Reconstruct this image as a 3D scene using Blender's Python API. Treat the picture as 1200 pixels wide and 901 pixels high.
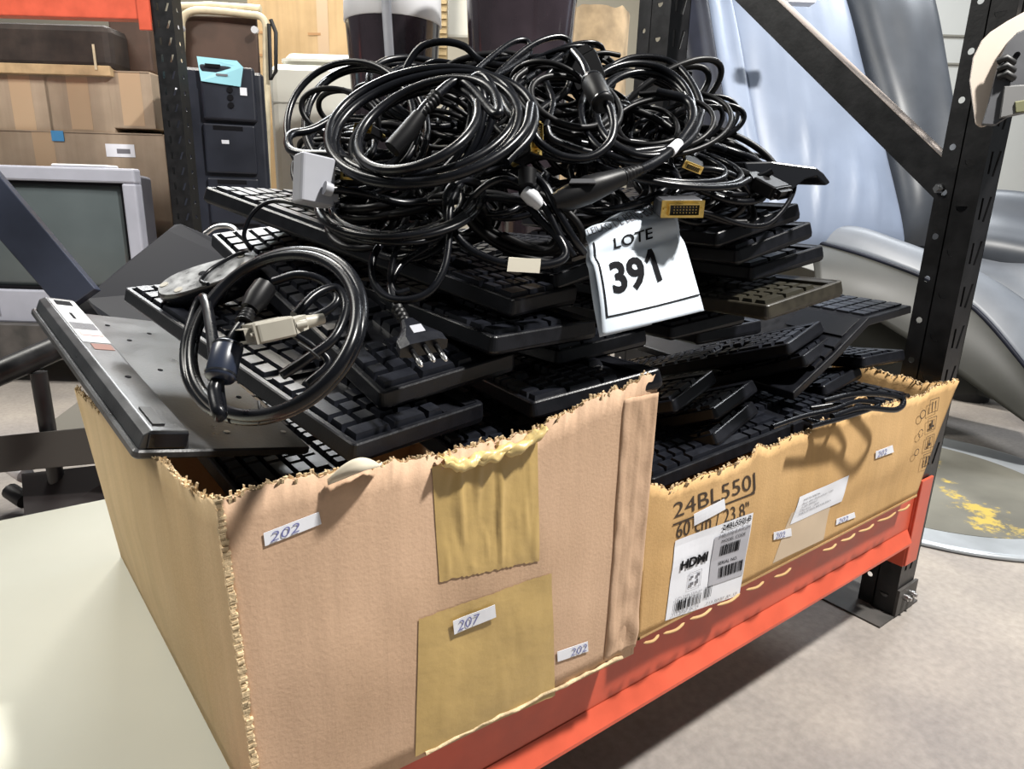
import bpy, bmesh, math, random
from mathutils import Vector, Matrix, noise as mnoise
random.seed(7)
for o in list(bpy.data.objects): bpy.data.objects.remove(o)
sc = bpy.context.scene
PI = math.pi
# ------------------------------------------------------------------ camera
FPX = 781.0
CR = Vector((0.80406595, -0.59384962, 0.02864589))
CD = Vector((-0.13598719, -0.23060207, -0.96349892))
CF = Vector((0.57877927, 0.7708212, -0.26617522))
CU = -CD
EYE = Vector((0, 0, 0.783))
cam = bpy.data.cameras.new('camera'); co = bpy.data.objects.new('camera', cam)
sc.collection.objects.link(co); sc.camera = co
cam.sensor_width = 36; cam.sensor_fit = 'HORIZONTAL'; cam.lens = 36*FPX/1200
cam.clip_start = .02; cam.clip_end = 100
m = Matrix((CR, CU, -CF)).transposed().to_4x4(); m.translation = EYE
co.matrix_world = m
# ------------------------------------------------------------------ world, lights, exposure
w = bpy.data.worlds.new('world'); sc.world = w; w.use_nodes = True
wb = w.node_tree.nodes['Background']
wb.inputs[0].default_value = (0.86, 0.93, 1.0, 1); wb.inputs[1].default_value = 0.13
sc.view_settings.view_transform = 'Standard'; sc.view_settings.look = 'None'
sc.view_settings.gamma = 1; sc.view_settings.exposure = -0.06
def area(name, loc, aim, size, sy, power, col):
    l = bpy.data.lights.new(name, 'AREA'); l.shape = 'RECTANGLE'; l.size = size; l.size_y = sy
    l.energy = power; l.color = col
    o = bpy.data.objects.new(name, l); sc.collection.objects.link(o); o.location = loc
    o.rotation_euler = (Vector(aim)-Vector(loc)).to_track_quat('-Z', 'Y').to_euler()
    return o
area('ceiling_lamp', (1.55, -0.62, 3.35), (0.6, 0.6, 0.4), .2, .2, 235, (1, .97, .92))
area('ceiling_lamp', (1.0, 4.6, 3.4), (0.3, 0.8, 0.4), 1.6, .8, 120, (.95, .98, 1))
area('ceiling_lamp', (-1.2, 2.4, 3.4), (0.1, 1.4, 0.3), .5, 1.4, 110, (1, .97, .9))
area('ceiling_lamp', (4.2, 1.2, 3.5), (3.0, 1.8, 0.3), .5, 1.4, 75, (.92, .96, 1))
area('ceiling_lamp', (1.2, 4.0, 3.6), (2.2, 4.6, 0.6), .5, 1.4, 90, (1, .9, .75))
# ------------------------------------------------------------------ pixel helpers (1200 x 901 frame)
def raydir(px, py): return CR*(px-600)+CD*(py-450.5)+CF*FPX
def AT(px, py, d): return EYE+raydir(px, py)*(d/FPX)
def ONZ(px, py, z):
    r = raydir(px, py); return EYE+r*((z-EYE.z)/r.z)
def ONY(px, py, y):
    r = raydir(px, py); return EYE+r*(y/r.y)
def ONX(px, py, x):
    r = raydir(px, py); return EYE+r*(x/r.x)
def ONV(px, py, A, B):
    n = Vector((-(B[1]-A[1]), B[0]-A[0], 0)); r = raydir(px, py)
    return EYE+r*(n.dot(Vector((A[0], A[1], 0)))/n.dot(r))
VD = Vector((.6004, .7997, 0)); UD = Vector((.7997, -.6004, 0)); BROT = math.atan2(-.6004, .7997)
def PV(px, py, D):                      # world point on the upright plane at distance D down the hall
    r = raydir(px, py); return EYE+r*(D/r.dot(VD))
def UV(px, py, D):
    p = PV(px, py, D); return p.dot(UD), p.z
# ------------------------------------------------------------------ materials
MATS = {}
def mat(name, col, rough=.5, metal=0, ns=0, na=.15, bump=0, bs=60, spec=.5, coat=0, col2=None, ramp=(.35, .65), trans=0, emit=None):
    if name in MATS: return MATS[name]
    mt = bpy.data.materials.new(name); mt.use_nodes = True; MATS[name] = mt
    nt = mt.node_tree; b = nt.nodes['Principled BSDF']
    b.inputs['Base Color'].default_value = (*col, 1); b.inputs['Roughness'].default_value = rough
    b.inputs['Metallic'].default_value = metal; b.inputs['Specular IOR Level'].default_value = spec
    b.inputs['Coat Weight'].default_value = coat; b.inputs['Coat Roughness'].default_value = .12
    b.inputs['Transmission Weight'].default_value = trans
    if ns or bump:
        tc = nt.nodes.new('ShaderNodeTexCoord')
    if ns:
        n = nt.nodes.new('ShaderNodeTexNoise'); n.inputs['Scale'].default_value = ns; n.inputs['Detail'].default_value = 6
        r = nt.nodes.new('ShaderNodeValToRGB'); nt.links.new(tc.outputs['Object'], n.inputs['Vector'])
        nt.links.new(n.outputs['Fac'], r.inputs['Fac'])
        r.color_ramp.elements[0].position = ramp[0]; r.color_ramp.elements[1].position = ramp[1]
        c2 = col2 or tuple(min(1, c*(1+na)) for c in col); c1 = col if col2 else tuple(c*(1-na) for c in col)
        r.color_ramp.elements[0].color = (*c1, 1); r.color_ramp.elements[1].color = (*c2, 1)
        nt.links.new(r.outputs['Color'], b.inputs['Base Color'])
        mr = nt.nodes.new('ShaderNodeMapRange'); mr.inputs['To Min'].default_value = max(0, rough-.08); mr.inputs['To Max'].default_value = min(1, rough+.1)
        nt.links.new(n.outputs['Fac'], mr.inputs['Value']); nt.links.new(mr.outputs['Result'], b.inputs['Roughness'])
    if bump:
        n2 = nt.nodes.new('ShaderNodeTexNoise'); n2.inputs['Scale'].default_value = bs; n2.inputs['Detail'].default_value = 5
        nt.links.new(tc.outputs['Object'], n2.inputs['Vector'])
        bp = nt.nodes.new('ShaderNodeBump'); bp.inputs['Strength'].default_value = bump; bp.inputs['Distance'].default_value = .004
        nt.links.new(n2.outputs['Fac'], bp.inputs['Height']); nt.links.new(bp.outputs['Normal'], b.inputs['Normal'])
    return mt
def cardboard(name, c1, c2, wave=True):
    mt = mat(name, c1, .82, ns=5, col2=c2, spec=.2); nt = mt.node_tree; b = nt.nodes['Principled BSDF']
    tc = nt.nodes.new('ShaderNodeTexCoord')
    mp = nt.nodes.new('ShaderNodeMapping'); mp.inputs['Scale'].default_value = (1, 1, .06)
    nt.links.new(tc.outputs['Object'], mp.inputs['Vector'])
    n = nt.nodes.new('ShaderNodeTexNoise'); n.inputs['Scale'].default_value = 26; n.inputs['Detail'].default_value = 7
    nt.links.new(mp.outputs['Vector'], n.inputs['Vector'])
    f = nt.nodes.new('ShaderNodeTexNoise'); f.inputs['Scale'].default_value = 320; f.inputs['Detail'].default_value = 3
    nt.links.new(tc.outputs['Object'], f.inputs['Vector'])
    ad = nt.nodes.new('ShaderNodeMath'); ad.operation = 'MULTIPLY_ADD'; ad.inputs[1].default_value = .25
    nt.links.new(f.outputs['Fac'], ad.inputs[0]); nt.links.new(n.outputs['Fac'], ad.inputs[2])
    bp = nt.nodes.new('ShaderNodeBump'); bp.inputs['Strength'].default_value = .22; bp.inputs['Distance'].default_value = .006
    nt.links.new(ad.outputs[0], bp.inputs['Height']); nt.links.new(bp.outputs['Normal'], b.inputs['Normal'])
    # fibre speckle in the colour
    r = [x for x in nt.nodes if x.type == 'VALTORGB'][0]
    mx = nt.nodes.new('ShaderNodeMix'); mx.data_type = 'RGBA'; mx.blend_type = 'MULTIPLY'; mx.inputs['Factor'].default_value = 1
    rr = nt.nodes.new('ShaderNodeMapRange'); rr.inputs['From Min'].default_value = .3; rr.inputs['From Max'].default_value = .75
    rr.inputs['To Min'].default_value = .86; rr.inputs['To Max'].default_value = 1.08
    nt.links.new(ad.outputs[0], rr.inputs['Value'])
    nt.links.new(r.outputs['Color'], mx.inputs[6]); nt.links.new(rr.outputs['Result'], mx.inputs[7])
    nt.links.new(mx.outputs[2], b.inputs['Base Color'])
    return mt
M_CB1 = cardboard('cardboard_pink_brown', (.50, .335, .22), (.60, .41, .28))
M_CB1L = cardboard('cardboard_side', (.50, .36, .20), (.58, .43, .26))
M_CB2 = cardboard('cardboard_ochre', (.52, .325, .14), (.62, .40, .19))
M_CBI = cardboard('cardboard_inner', (.45, .29, .13), (.55, .36, .18))
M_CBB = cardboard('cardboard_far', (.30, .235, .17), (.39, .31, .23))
M_CBO = cardboard('cardboard_orange', (.40, .28, .15), (.48, .34, .19))
M_FIB = mat('torn_fibre', (.62, .48, .30), .9, ns=60, na=.3, bump=.6, bs=200, spec=.1)
M_TAPE = mat('brown_tape', (.50, .345, .13), .33, ns=9, na=.08, bump=.35, bs=35, spec=.5)
M_TAPE2 = mat('pale_tape', (.62, .47, .2), .35, ns=9, na=.1, bump=.3, bs=30)
M_CTAPE = mat('clear_tape', (.6, .47, .33), .2, ns=9, na=.06)
M_PAPER = mat('white_sticker', (.80, .82, .88), .55, ns=20, na=.03)
M_TAG = mat('tag_paper', (.60, .67, .75), .5, ns=12, na=.03, bump=.05, bs=20)
M_INK = mat('black_ink', (.008, .008, .010), .8, spec=.1)
M_INK2 = mat('print_brown_ink', (.05, .032, .02), .7)
M_GINK = mat('grey_ink', (.16, .16, .18), .7)
M_GPANEL = mat('grey_print', (.42, .42, .46), .7)
M_BALL = mat('pen_ink', (.16, .17, .38), .6)
M_KEY = mat('key_plastic', (.008, .009, .013), .34, ns=90, na=.2, bump=.04, bs=400, spec=.36)
M_CASE = mat('case_plastic', (.006, .0065, .009), .34, ns=70, na=.25, bump=.06, bs=500, spec=.36)
M_CASEB = mat('case_brownish', (.030, .026, .018), .42, ns=70, na=.25, spec=.5)
M_CASEG = mat('case_underside', (.035, .036, .038), .30, ns=30, na=.35, bump=.05, bs=300, spec=.6)
M_GLOSS = mat('glossy_black', (.012, .013, .016), .18, spec=.6)
M_CABLE = mat('black_cable', (.004, .0045, .0065), .27, spec=.30, ns=40, na=.2)
M_CABLE2 = mat('matt_cable', (.006, .006, .007), .42, spec=.25)
M_RUB = mat('black_rubber', (.014, .014, .015), .5)
M_GOLD = mat('gold_shell', (.75, .55, .18), .28, metal=1, ns=60, na=.2)
M_STEEL = mat('nickel', (.6, .6, .6), .28, metal=1)
M_GREYP = mat('grey_plug_plastic', (.38, .39, .43), .42, ns=20, na=.05)
M_BEIGEP = mat('beige_plug_plastic', (.34, .32, .27), .42, ns=20, na=.1)
M_RED = mat('red_orange_paint', (.64, .105, .055), .38, ns=14, na=.12, bump=.05, bs=50)
M_BPAINT = mat('black_rack_paint', (.007, .007, .008), .38, ns=30, na=.4, bump=.06, bs=120)
M_BPAINT2 = mat('dusty_black_paint', (.05, .048, .045), .6, ns=12, col2=(.10, .09, .085))
M_DUST = mat('dust_layer', (.36, .30, .27), .9, ns=14, na=.2, col2=(.46, .40, .36))
M_BOLT = mat('zinc_bolt', (.5, .5, .5), .3, metal=1)
M_BOARD = mat('cream_board', (.64, .64, .55), .55, ns=3, na=.04, spec=.25)
M_VINYL = mat('grey_blue_vinyl', (.22, .265, .36), .42, ns=3, na=.12, bump=.15, bs=9)
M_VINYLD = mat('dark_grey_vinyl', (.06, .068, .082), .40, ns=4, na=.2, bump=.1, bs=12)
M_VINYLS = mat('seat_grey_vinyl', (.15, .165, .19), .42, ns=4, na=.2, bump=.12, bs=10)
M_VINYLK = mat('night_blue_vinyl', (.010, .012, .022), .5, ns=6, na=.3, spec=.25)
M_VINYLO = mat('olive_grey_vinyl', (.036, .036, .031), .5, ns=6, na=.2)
M_SILVER = mat('tv_silver', (.42, .43, .50), .4, ns=10, na=.05)
M_SCREEN = mat('tv_glass', (.10, .12, .125), .12, spec=.6, ns=2, na=.2)
M_NAVY = mat('navy_black_plastic', (.016, .019, .030), .38, ns=8, na=.2)
M_CREAMT = mat('cream_tube_paint', (.68, .60, .42), .4, ns=20, na=.12)
M_BROWNB = mat('brown_board', (.075, .045, .032), .6, ns=6, na=.3)
M_WHITEA = mat('white_appliance', (.72, .72, .66), .35, ns=3, na=.05)
M_SMOKE = mat('smoked_plastic', (.022, .016, .020), .12, ns=4, na=.5, spec=.6, coat=.4)
M_RIM = mat('white_rim', (.66, .66, .68), .3)
M_KRAFT = mat('kraft_paper', (.45, .33, .20), .8, ns=10, na=.35, bump=.8, bs=10)
M_DARKC = mat('dark_brown_cushion', (.028, .02, .016), .7, ns=14, na=.4, bump=.3, bs=20)
M_WOOD = mat('raw_wood', (.5, .36, .2), .7, ns=12, na=.2)
M_BLUE = mat('blue_tape', (.07, .28, .55), .5)
M_CYAN = mat('cyan_label', (.30, .62, .72), .5)
M_BEIGEH = mat('beige_housing', (.62, .53, .45), .45, ns=10, na=.05)
M_DGREY = mat('dark_grey_housing', (.06, .062, .07), .45, ns=12, na=.2)
M_OLIVE = mat('olive_inner', (.12, .12, .05), .6)
M_PLATE = mat('plate_grey', (.15, .145, .12), .5, ns=3.5, na=.25)
def _stain():
    nt = M_PLATE.node_tree; bs = nt.nodes['Principled BSDF']; r = [x for x in nt.nodes if x.type == 'VALTORGB'][0]
    tc = [x for x in nt.nodes if x.type == 'TEX_COORD'][0]
    sx = nt.nodes.new('ShaderNodeSeparateXYZ'); nt.links.new(tc.outputs['Object'], sx.inputs[0])
    a = ONZ(1105, 560, .014); c = ONZ(1192, 640, .014); d = (c-a).normalized(); n = Vector((-d.y, d.x, 0))
    def lin(v, off):
        m1 = nt.nodes.new('ShaderNodeMath'); m1.operation = 'MULTIPLY'; m1.inputs[1].default_value = v.x; nt.links.new(sx.outputs[0], m1.inputs[0])
        m2 = nt.nodes.new('ShaderNodeMath'); m2.operation = 'MULTIPLY_ADD'; m2.inputs[1].default_value = v.y; nt.links.new(sx.outputs[1], m2.inputs[0]); nt.links.new(m1.outputs[0], m2.inputs[2])
        m3 = nt.nodes.new('ShaderNodeMath'); m3.operation = 'ADD'; m3.inputs[1].default_value = off; nt.links.new(m2.outputs[0], m3.inputs[0]); return m3
    w_ = lin(n, -n.dot(a)); ab = nt.nodes.new('ShaderNodeMath'); ab.operation = 'ABSOLUTE'; nt.links.new(w_.outputs[0], ab.inputs[0])
    mr = nt.nodes.new('ShaderNodeMapRange'); mr.inputs['From Min'].default_value = 0; mr.inputs['From Max'].default_value = .13; mr.inputs['To Min'].default_value = .17; mr.inputs['To Max'].default_value = -.1
    nt.links.new(ab.outputs[0], mr.inputs['Value'])
    al = lin(d, -d.dot(a)); mr2 = nt.nodes.new('ShaderNodeMapRange'); mr2.inputs['From Min'].default_value = 0; mr2.inputs['From Max'].default_value = (c-a).length; mr2.inputs['To Min'].default_value = 0; mr2.inputs['To Max'].default_value = .09
    nt.links.new(al.outputs[0], mr2.inputs['Value'])
    nz = nt.nodes.new('ShaderNodeTexNoise'); nz.inputs['Scale'].default_value = 16; nz.inputs['Detail'].default_value = 8; nz.inputs['Roughness'].default_value = .7; nt.links.new(tc.outputs['Object'], nz.inputs['Vector'])
    s1_ = nt.nodes.new('ShaderNodeMath'); nt.links.new(nz.outputs['Fac'], s1_.inputs[0]); nt.links.new(mr.outputs[0], s1_.inputs[1])
    s2_ = nt.nodes.new('ShaderNodeMath'); nt.links.new(s1_.outputs[0], s2_.inputs[0]); nt.links.new(mr2.outputs[0], s2_.inputs[1])
    th = nt.nodes.new('ShaderNodeMapRange'); th.inputs['From Min'].default_value = .66; th.inputs['From Max'].default_value = .74; nt.links.new(s2_.outputs[0], th.inputs['Value'])
    mx = nt.nodes.new('ShaderNodeMix'); mx.data_type = 'RGBA'; nt.links.new(th.outputs[0], mx.inputs['Factor']); nt.links.new(r.outputs['Color'], mx.inputs[6]); mx.inputs[7].default_value = (.46, .34, .07, 1)
    nt.links.new(mx.outputs[2], bs.inputs['Base Color'])
_stain()
M_PLATER = mat('plate_rim_blue_grey', (.42, .45, .48), .3, metal=.3, ns=5, na=.2)
M_YELL = mat('yellow_paint', (.62, .44, .06), .7, ns=30, na=.3)
M_WALL = mat('cream_wall', (.60, .57, .48), .6, ns=2, na=.05)
M_WALLW = mat('white_panel', (.70, .71, .68), .5, ns=2, na=.03)
M_STRIPE = mat('ribbed_tan', (.42, .32, .17), .6, ns=10, na=.1)
def floor_material():
    mt = mat('concrete', (.22, .20, .19), .65, ns=2.2, col2=(.38, .34, .30), ramp=(.35, .62), bump=.25, bs=160)
    nt = mt.node_tree; b = nt.nodes['Principled BSDF']; r = [x for x in nt.nodes if x.type == 'VALTORGB'][0]
    tc = [x for x in nt.nodes if x.type == 'TEX_COORD'][0]
    v = nt.nodes.new('ShaderNodeTexNoise'); v.inputs['Scale'].default_value = 70; v.inputs['Detail'].default_value = 2
    nt.links.new(tc.outputs['Object'], v.inputs['Vector'])
    rr = nt.nodes.new('ShaderNodeMapRange'); rr.inputs['From Min'].default_value = .3; rr.inputs['From Max'].default_value = .7
    rr.inputs['To Min'].default_value = .88; rr.inputs['To Max'].default_value = 1.08
    nt.links.new(v.outputs['Fac'], rr.inputs['Value'])
    mx = nt.nodes.new('ShaderNodeMix'); mx.data_type = 'RGBA'; mx.blend_type = 'MULTIPLY'; mx.inputs['Factor'].default_value = 1
    nt.links.new(r.outputs['Color'], mx.inputs[6]); nt.links.new(rr.outputs['Result'], mx.inputs[7])
    nt.links.new(mx.outputs[2], b.inputs['Base Color'])
    return mt
M_FLOOR = floor_material()
# ------------------------------------------------------------------ mesh helpers
COL = sc.collection
def tag(o, label=None, cat=None, group=None, kind=None):
    if label: o['label'] = label
    if cat: o['category'] = cat
    if group: o['group'] = group
    if kind: o['kind'] = kind
    return o
def empty(name, loc, label, cat, rz=0, group=None):
    o = bpy.data.objects.new(name, None); COL.objects.link(o); o.empty_display_size = .02
    o.location = loc; o.rotation_euler = (0, 0, rz)
    return tag(o, label, cat, group)
class MB:
    def __init__(s): s.v = []; s.f = []; s.sm = []
    def add(s, vs, fs, smooth=False):
        k = len(s.v); s.v += [tuple(v) for v in vs]; s.f += [tuple(i+k for i in f) for f in fs]; s.sm += [smooth]*len(fs)
        return s
    def hexa(s, p):                     # 8 points: bottom loop 0-3, top loop 4-7
        return s.add(p, [(0, 3, 2, 1), (4, 5, 6, 7), (0, 1, 5, 4), (1, 2, 6, 5), (2, 3, 7, 6), (3, 0, 4, 7)])
    def box(s, a, b):
        (x0, y0, z0), (x1, y1, z1) = a, b
        return s.hexa([(x0, y0, z0), (x1, y0, z0), (x1, y1, z0), (x0, y1, z0), (x0, y0, z1), (x1, y0, z1), (x1, y1, z1), (x0, y1, z1)])
    def rings(s, rings, cap=True, smooth=True, closed=True):
        n = len(rings[0]); k = []; vs = [p for r in rings for p in r]; fs = []
        for i in range(len(rings)-1):
            for j in range(n if closed else n-1):
                a = i*n+j; b = i*n+(j+1) % n; fs.append((a, b, b+n, a+n))
        s.add(vs, fs, smooth)
        if cap:
            s.add(rings[0], [tuple(range(n))[::-1]]); s.add(rings[-1], [tuple(range(n))])
        return s
    def rbox(s, a, b, r=.005, seg=3, ch=None):   # rounded-corner box (vertical edges round, top/bottom chamfered)
        (x0, y0, z0), (x1, y1, z1) = a, b; ch = r*.6 if ch is None else ch
        def loop(ins, z):
            rr = max(r-ins, .0004); P = []
            for cx, cy, a0 in ((x1-ins-rr, y1-ins-rr, 0), (x0+ins+rr, y1-ins-rr, 90), (x0+ins+rr, y0+ins+rr, 180), (x1-ins-rr, y0+ins+rr, 270)):
                for i in range(seg+1):
                    t = math.radians(a0+90*i/seg); P.append((cx+rr*math.cos(t), cy+rr*math.sin(t), z))
            return P
        return s.rings([loop(ch, z0), loop(0, z0+ch), loop(0, z1-ch), loop(ch, z1)], smooth=False)
    def tube(s, pts, r, n=8, cap=True, closed=False):
        pts = [Vector(p) for p in pts]; N = len(pts)
        rr = r if isinstance(r, (list, tuple)) else [r]*N
        t0 = (pts[1]-pts[0]).normalized(); up = Vector((0, 0, 1)) if abs(t0.z) < .9 else Vector((1, 0, 0))
        nv = t0.cross(up).normalized(); R = []
        for i in range(N):
            t = (pts[min(i+1, N-1)]-pts[max(i-1, 0)])
            if t.length < 1e-9: t = t0
            t.normalize(); nv = (nv-t*nv.dot(t)); nv.normalize(); bv = t.cross(nv)
            R.append([pts[i]+(nv*math.cos(2*PI*j/n)+bv*math.sin(2*PI*j/n))*rr[i] for j in range(n)])
        return s.rings(R, cap=cap, smooth=True)
    def prism(s, poly, vec):            # polygon (3D) extruded by vec
        n = len(poly); vec = Vector(vec); q = [Vector(p)+vec for p in poly]
        s.add(list(poly)+q, [tuple(range(n))[::-1], tuple(range(n, 2*n))]+[(i, (i+1) % n, (i+1) % n+n, i+n) for i in range(n)])
        return s
    def grid(s, fn, nu, nv, smooth=True):
        s.add([fn(i/nu, j/nv) for j in range(nv+1) for i in range(nu+1)],
              [(j*(nu+1)+i, j*(nu+1)+i+1, (j+1)*(nu+1)+i+1, (j+1)*(nu+1)+i) for j in range(nv) for i in range(nu)], smooth)
        return s
    def xf(s, M): s.v = [tuple(M @ Vector(v)) for v in s.v]; return s
    def mesh(s, name):
        me = bpy.data.meshes.new(name); me.from_pydata(s.v, [], s.f); me.update()
        me.polygons.foreach_set('use_smooth', s.sm)
        return me
    def build(s, name, m, parent=None, bevel=0, solid=0, sub=0, world=True):
        me = s.mesh(name); me.materials.append(m)
        bm = bmesh.new(); bm.from_mesh(me)
        bmesh.ops.recalc_face_normals(bm, faces=bm.faces); bm.to_mesh(me); bm.free()
        o = bpy.data.objects.new(name, me); COL.objects.link(o)
        if parent is not None:
            o.parent = parent
            if world: o.matrix_parent_inverse = wm(parent).inverted()
        if solid:
            q = o.modifiers.new('t', 'SOLIDIFY'); q.thickness = solid; q.offset = 0
        if bevel:
            q = o.modifiers.new('b', 'BEVEL'); q.width = bevel; q.segments = 2; q.limit_method = 'ANGLE'
        if sub:
            q = o.modifiers.new('s', 'SUBSURF'); q.levels = sub; q.render_levels = sub
        return o
def wm(o):
    return wm(o.parent) @ o.matrix_parent_inverse @ o.matrix_basis if o.parent else o.matrix_basis.copy()
def recentre(o):                        # put a top-level mesh's origin at its base
    me = o.data; xs = [v.co for v in me.vertices]
    c = Vector(((min(p.x for p in xs)+max(p.x for p in xs))/2, (min(p.y for p in xs)+max(p.y for p in xs))/2, min(p.z for p in xs)))
    me.transform(Matrix.Translation(-c)); o.location = c
    return o
def cr(pts, sub=10, closed=False):      # Catmull-Rom
    P = [Vector(p) for p in pts]; out = []; n = len(P)
    for i in range(n if closed else n-1):
        a = P[(i-1) % n] if closed or i > 0 else P[0]*2-P[1]; b = P[i]; c = P[(i+1) % n]
        d = P[(i+2) % n] if closed or i+2 < n else P[-1]*2-P[-2]
        for k in range(sub):
            t = k/sub; out.append(.5*((2*b)+(c-a)*t+(2*a-5*b+4*c-d)*t*t+(3*b-a-3*c+d)*t**3))
    if not closed: out.append(P[-1])
    return out
def frame(pos, fwd, up):                # columns: x = right, y = forward, z = up
    f = Vector(fwd).normalized(); u = Vector(up); u = (u-f*u.dot(f)).normalized(); r = f.cross(u)
    M = Matrix((r, f, u)).transposed().to_4x4(); M.translation = Vector(pos); return M
def camdir(r, u, f): return CR*r+CU*u+CF*f
_fonts = {}
def text2d(body, size=1.0, bold=0.0, shear=0.0, spacing=1.0):
    c = bpy.data.curves.new('t', 'FONT'); c.body = body; c.size = size; c.offset = bold*size; c.shear = shear
    c.space_character = spacing; c.resolution_u = 3; c.fill_mode = 'FRONT'
    o = bpy.data.objects.new('t', c); COL.objects.link(o)
    dg = bpy.context.evaluated_depsgraph_get(); dg.update()
    me = bpy.data.meshes.new_from_object(o.evaluated_get(dg))
    vs = [v.co.copy() for v in me.vertices]; fs = [tuple(p.vertices) for p in me.polygons]
    bpy.data.objects.remove(o); bpy.data.curves.remove(c); bpy.data.meshes.remove(me)
    if not vs: return [], [], 0, 0
    x0 = min(v.x for v in vs); x1 = max(v.x for v in vs); y0 = min(v.y for v in vs); y1 = max(v.y for v in vs)
    return [((v.x-x0)/(x1-x0), (v.y-y0)/(y1-y0)) for v in vs], fs, x1-x0, y1-y0
def print_on(name, body, fn, u0, v0, u1, v1, m, parent, **k):
    """text stretched into the uv rectangle and mapped onto a surface by fn(u, v)"""
    vs, fs, _, _ = text2d(body, **k)
    b = MB().add([fn(u0+a*(u1-u0), v0+c*(v1-v0)) for a, c in vs], fs)
    return b.build(name, m, parent)
def bil(p00, p10, p11, p01, lift=Vector((0, 0, 0))):
    p00, p10, p11, p01 = map(Vector, (p00, p10, p11, p01))
    return lambda u, v: (p00*(1-u)+p10*u)*(1-v)+(p01*(1-u)+p11*u)*v+lift
def rects(name, fn, L, m, parent):
    b = MB()
    for u0, v0, u1, v1 in L:
        n = 4 if len(L) < 4 or u1-u0 > .3 else 1
        b.grid(lambda a, c: fn(u0+(u1-u0)*a, v0+(v1-v0)*c), n, 4 if v1-v0 > .1 else 1, False)
    return b.build(name, m, parent)
# ------------------------------------------------------------------ the setting
def struct(b, name, m, **k):
    o = b.build(name, m, **k); o['kind'] = 'structure'; return o
struct(MB().box((-5, -3, -.12), (11, 11, 0)), 'floor', M_FLOOR)
BW = lambda u, D, z: (u*UD.x+D*VD.x, u*UD.y+D*VD.y, z)      # hall coordinates (across, down the hall, up) -> world
def hall_box(a, b, M=None):
    B = M or MB(); (u0, d0, z0), (u1, d1, z1) = a, b
    return B.hexa([BW(u0, d0, z0), BW(u1, d0, z0), BW(u1, d1, z0), BW(u0, d1, z0), BW(u0, d0, z1), BW(u1, d0, z1), BW(u1, d1, z1), BW(u0, d1, z1)])
struct(hall_box((-6, 7.2, 0), (1.6, 7.35, 4.2)), 'wall_back', M_WALL)
struct(hall_box((1.6, 5.2, 0), (6, 5.35, 4.2)), 'wall_right', M_WALLW)
for z in (1.98, 1.80):
    struct(hall_box((1.6, 5.185, z), (6, 5.2, z+.012)), 'trim_1' if z > 1.9 else 'trim_2', mat('wall_seam', (.30, .29, .25), .7))
# ------------------------------------------------------------------ punched steel
def punched(B, org, eu, ev, wd, n, pitch, holes, th):
    """strip of n cells; org lower-left corner, eu across, ev up; holes = list of polygons (in cell coords) per sub-cell, th = thickness vector"""
    org, eu, ev, th = map(Vector, (org, eu, ev, th)); k = len(holes)
    for i in range(n):
        for j, (x0, x1, poly) in enumerate(holes):
            if poly is None:
                P = [org+eu*a+ev*(i*pitch+b) for a, b in ((x0, 0), (x1, 0), (x1, pitch), (x0, pitch))]
                B.add(P, [(0, 1, 2, 3)]); B.add([p+th for p in P], [(3, 2, 1, 0)]); continue
            cx = sum(p[0] for p in poly)/len(poly); cy = sum(p[1] for p in poly)/len(poly)
            ang = sorted(poly, key=lambda p: math.atan2(p[1]-cy, p[0]-cx))
            inner = []; outer = []
            cor = [(x0, 0), (x1, 0), (x1, pitch), (x0, pitch)]
            A = [(math.atan2(p[1]-cy, p[0]-cx), p) for p in ang]
            def onrect(t):
                c, s_ = math.cos(t), math.sin(t); L = []
                if c > 1e-6: L.append((x1-cx)/c)
                if c < -1e-6: L.append((x0-cx)/c)
                if s_ > 1e-6: L.append((pitch-cy)/s_)
                if s_ < -1e-6: L.append((0-cy)/s_)
                q = min(L); return (cx+c*q, cy+s_*q)
            ev_ = [(t, p, onrect(t)) for t, p in A]
            for q in cor:
                t = math.atan2(q[1]-cy, q[0]-cx)
                # nearest point on the hole outline at angle t
                best = None
                for a in range(len(A)):
                    t0, p0 = A[a]; t1, p1 = A[(a+1) % len(A)]
                    d = (t1-t0) % (2*PI); e = (t-t0) % (2*PI)
                    if e <= d+1e-9:
                        # intersection of ray with segment
                        rx, ry = math.cos(t), math.sin(t); sx, sy = p1[0]-p0[0], p1[1]-p0[1]
                        den = rx*sy-ry*sx
                        if abs(den) > 1e-12:
                            tt = ((p0[0]-cx)*sy-(p0[1]-cy)*sx)/den; best = (cx+rx*tt, cy+ry*tt); break
                ev_.append((t, best or A[0][1], q))
            ev_.sort(key=lambda e: e[0]); m_ = len(ev_)
            I = [org+eu*p[0]+ev*(i*pitch+p[1]) for _, p, _ in ev_]; O = [org+eu*p[0]+ev*(i*pitch+p[1]) for _, _, p in ev_]
            f = [(a, (a+1) % m_, (a+1) % m_+m_, a+m_) for a in range(m_)]
            B.add(I+O, f); B.add([p+th for p in I+O], [q[::-1] for q in f])
            B.add(I+[p+th for p in I], [(a, a+m_, (a+1) % m_+m_, (a+1) % m_) for a in range(m_)])
circ = lambda cx, cy, r, n=12: [(cx+r*math.cos(2*PI*i/n), cy+r*math.sin(2*PI*i/n)) for i in range(n)]
halfc = lambda cx, cy, r: [(cx+r*math.cos(PI+PI*i/8), cy+r*1.1*math.sin(PI+PI*i/8)) for i in range(9)]
slot = lambda cx, cy, w_, h, sk: [(cx-w_-sk, cy-h), (cx+w_-sk, cy-h), (cx+w_+sk, cy+h), (cx-w_+sk, cy+h)]
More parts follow.
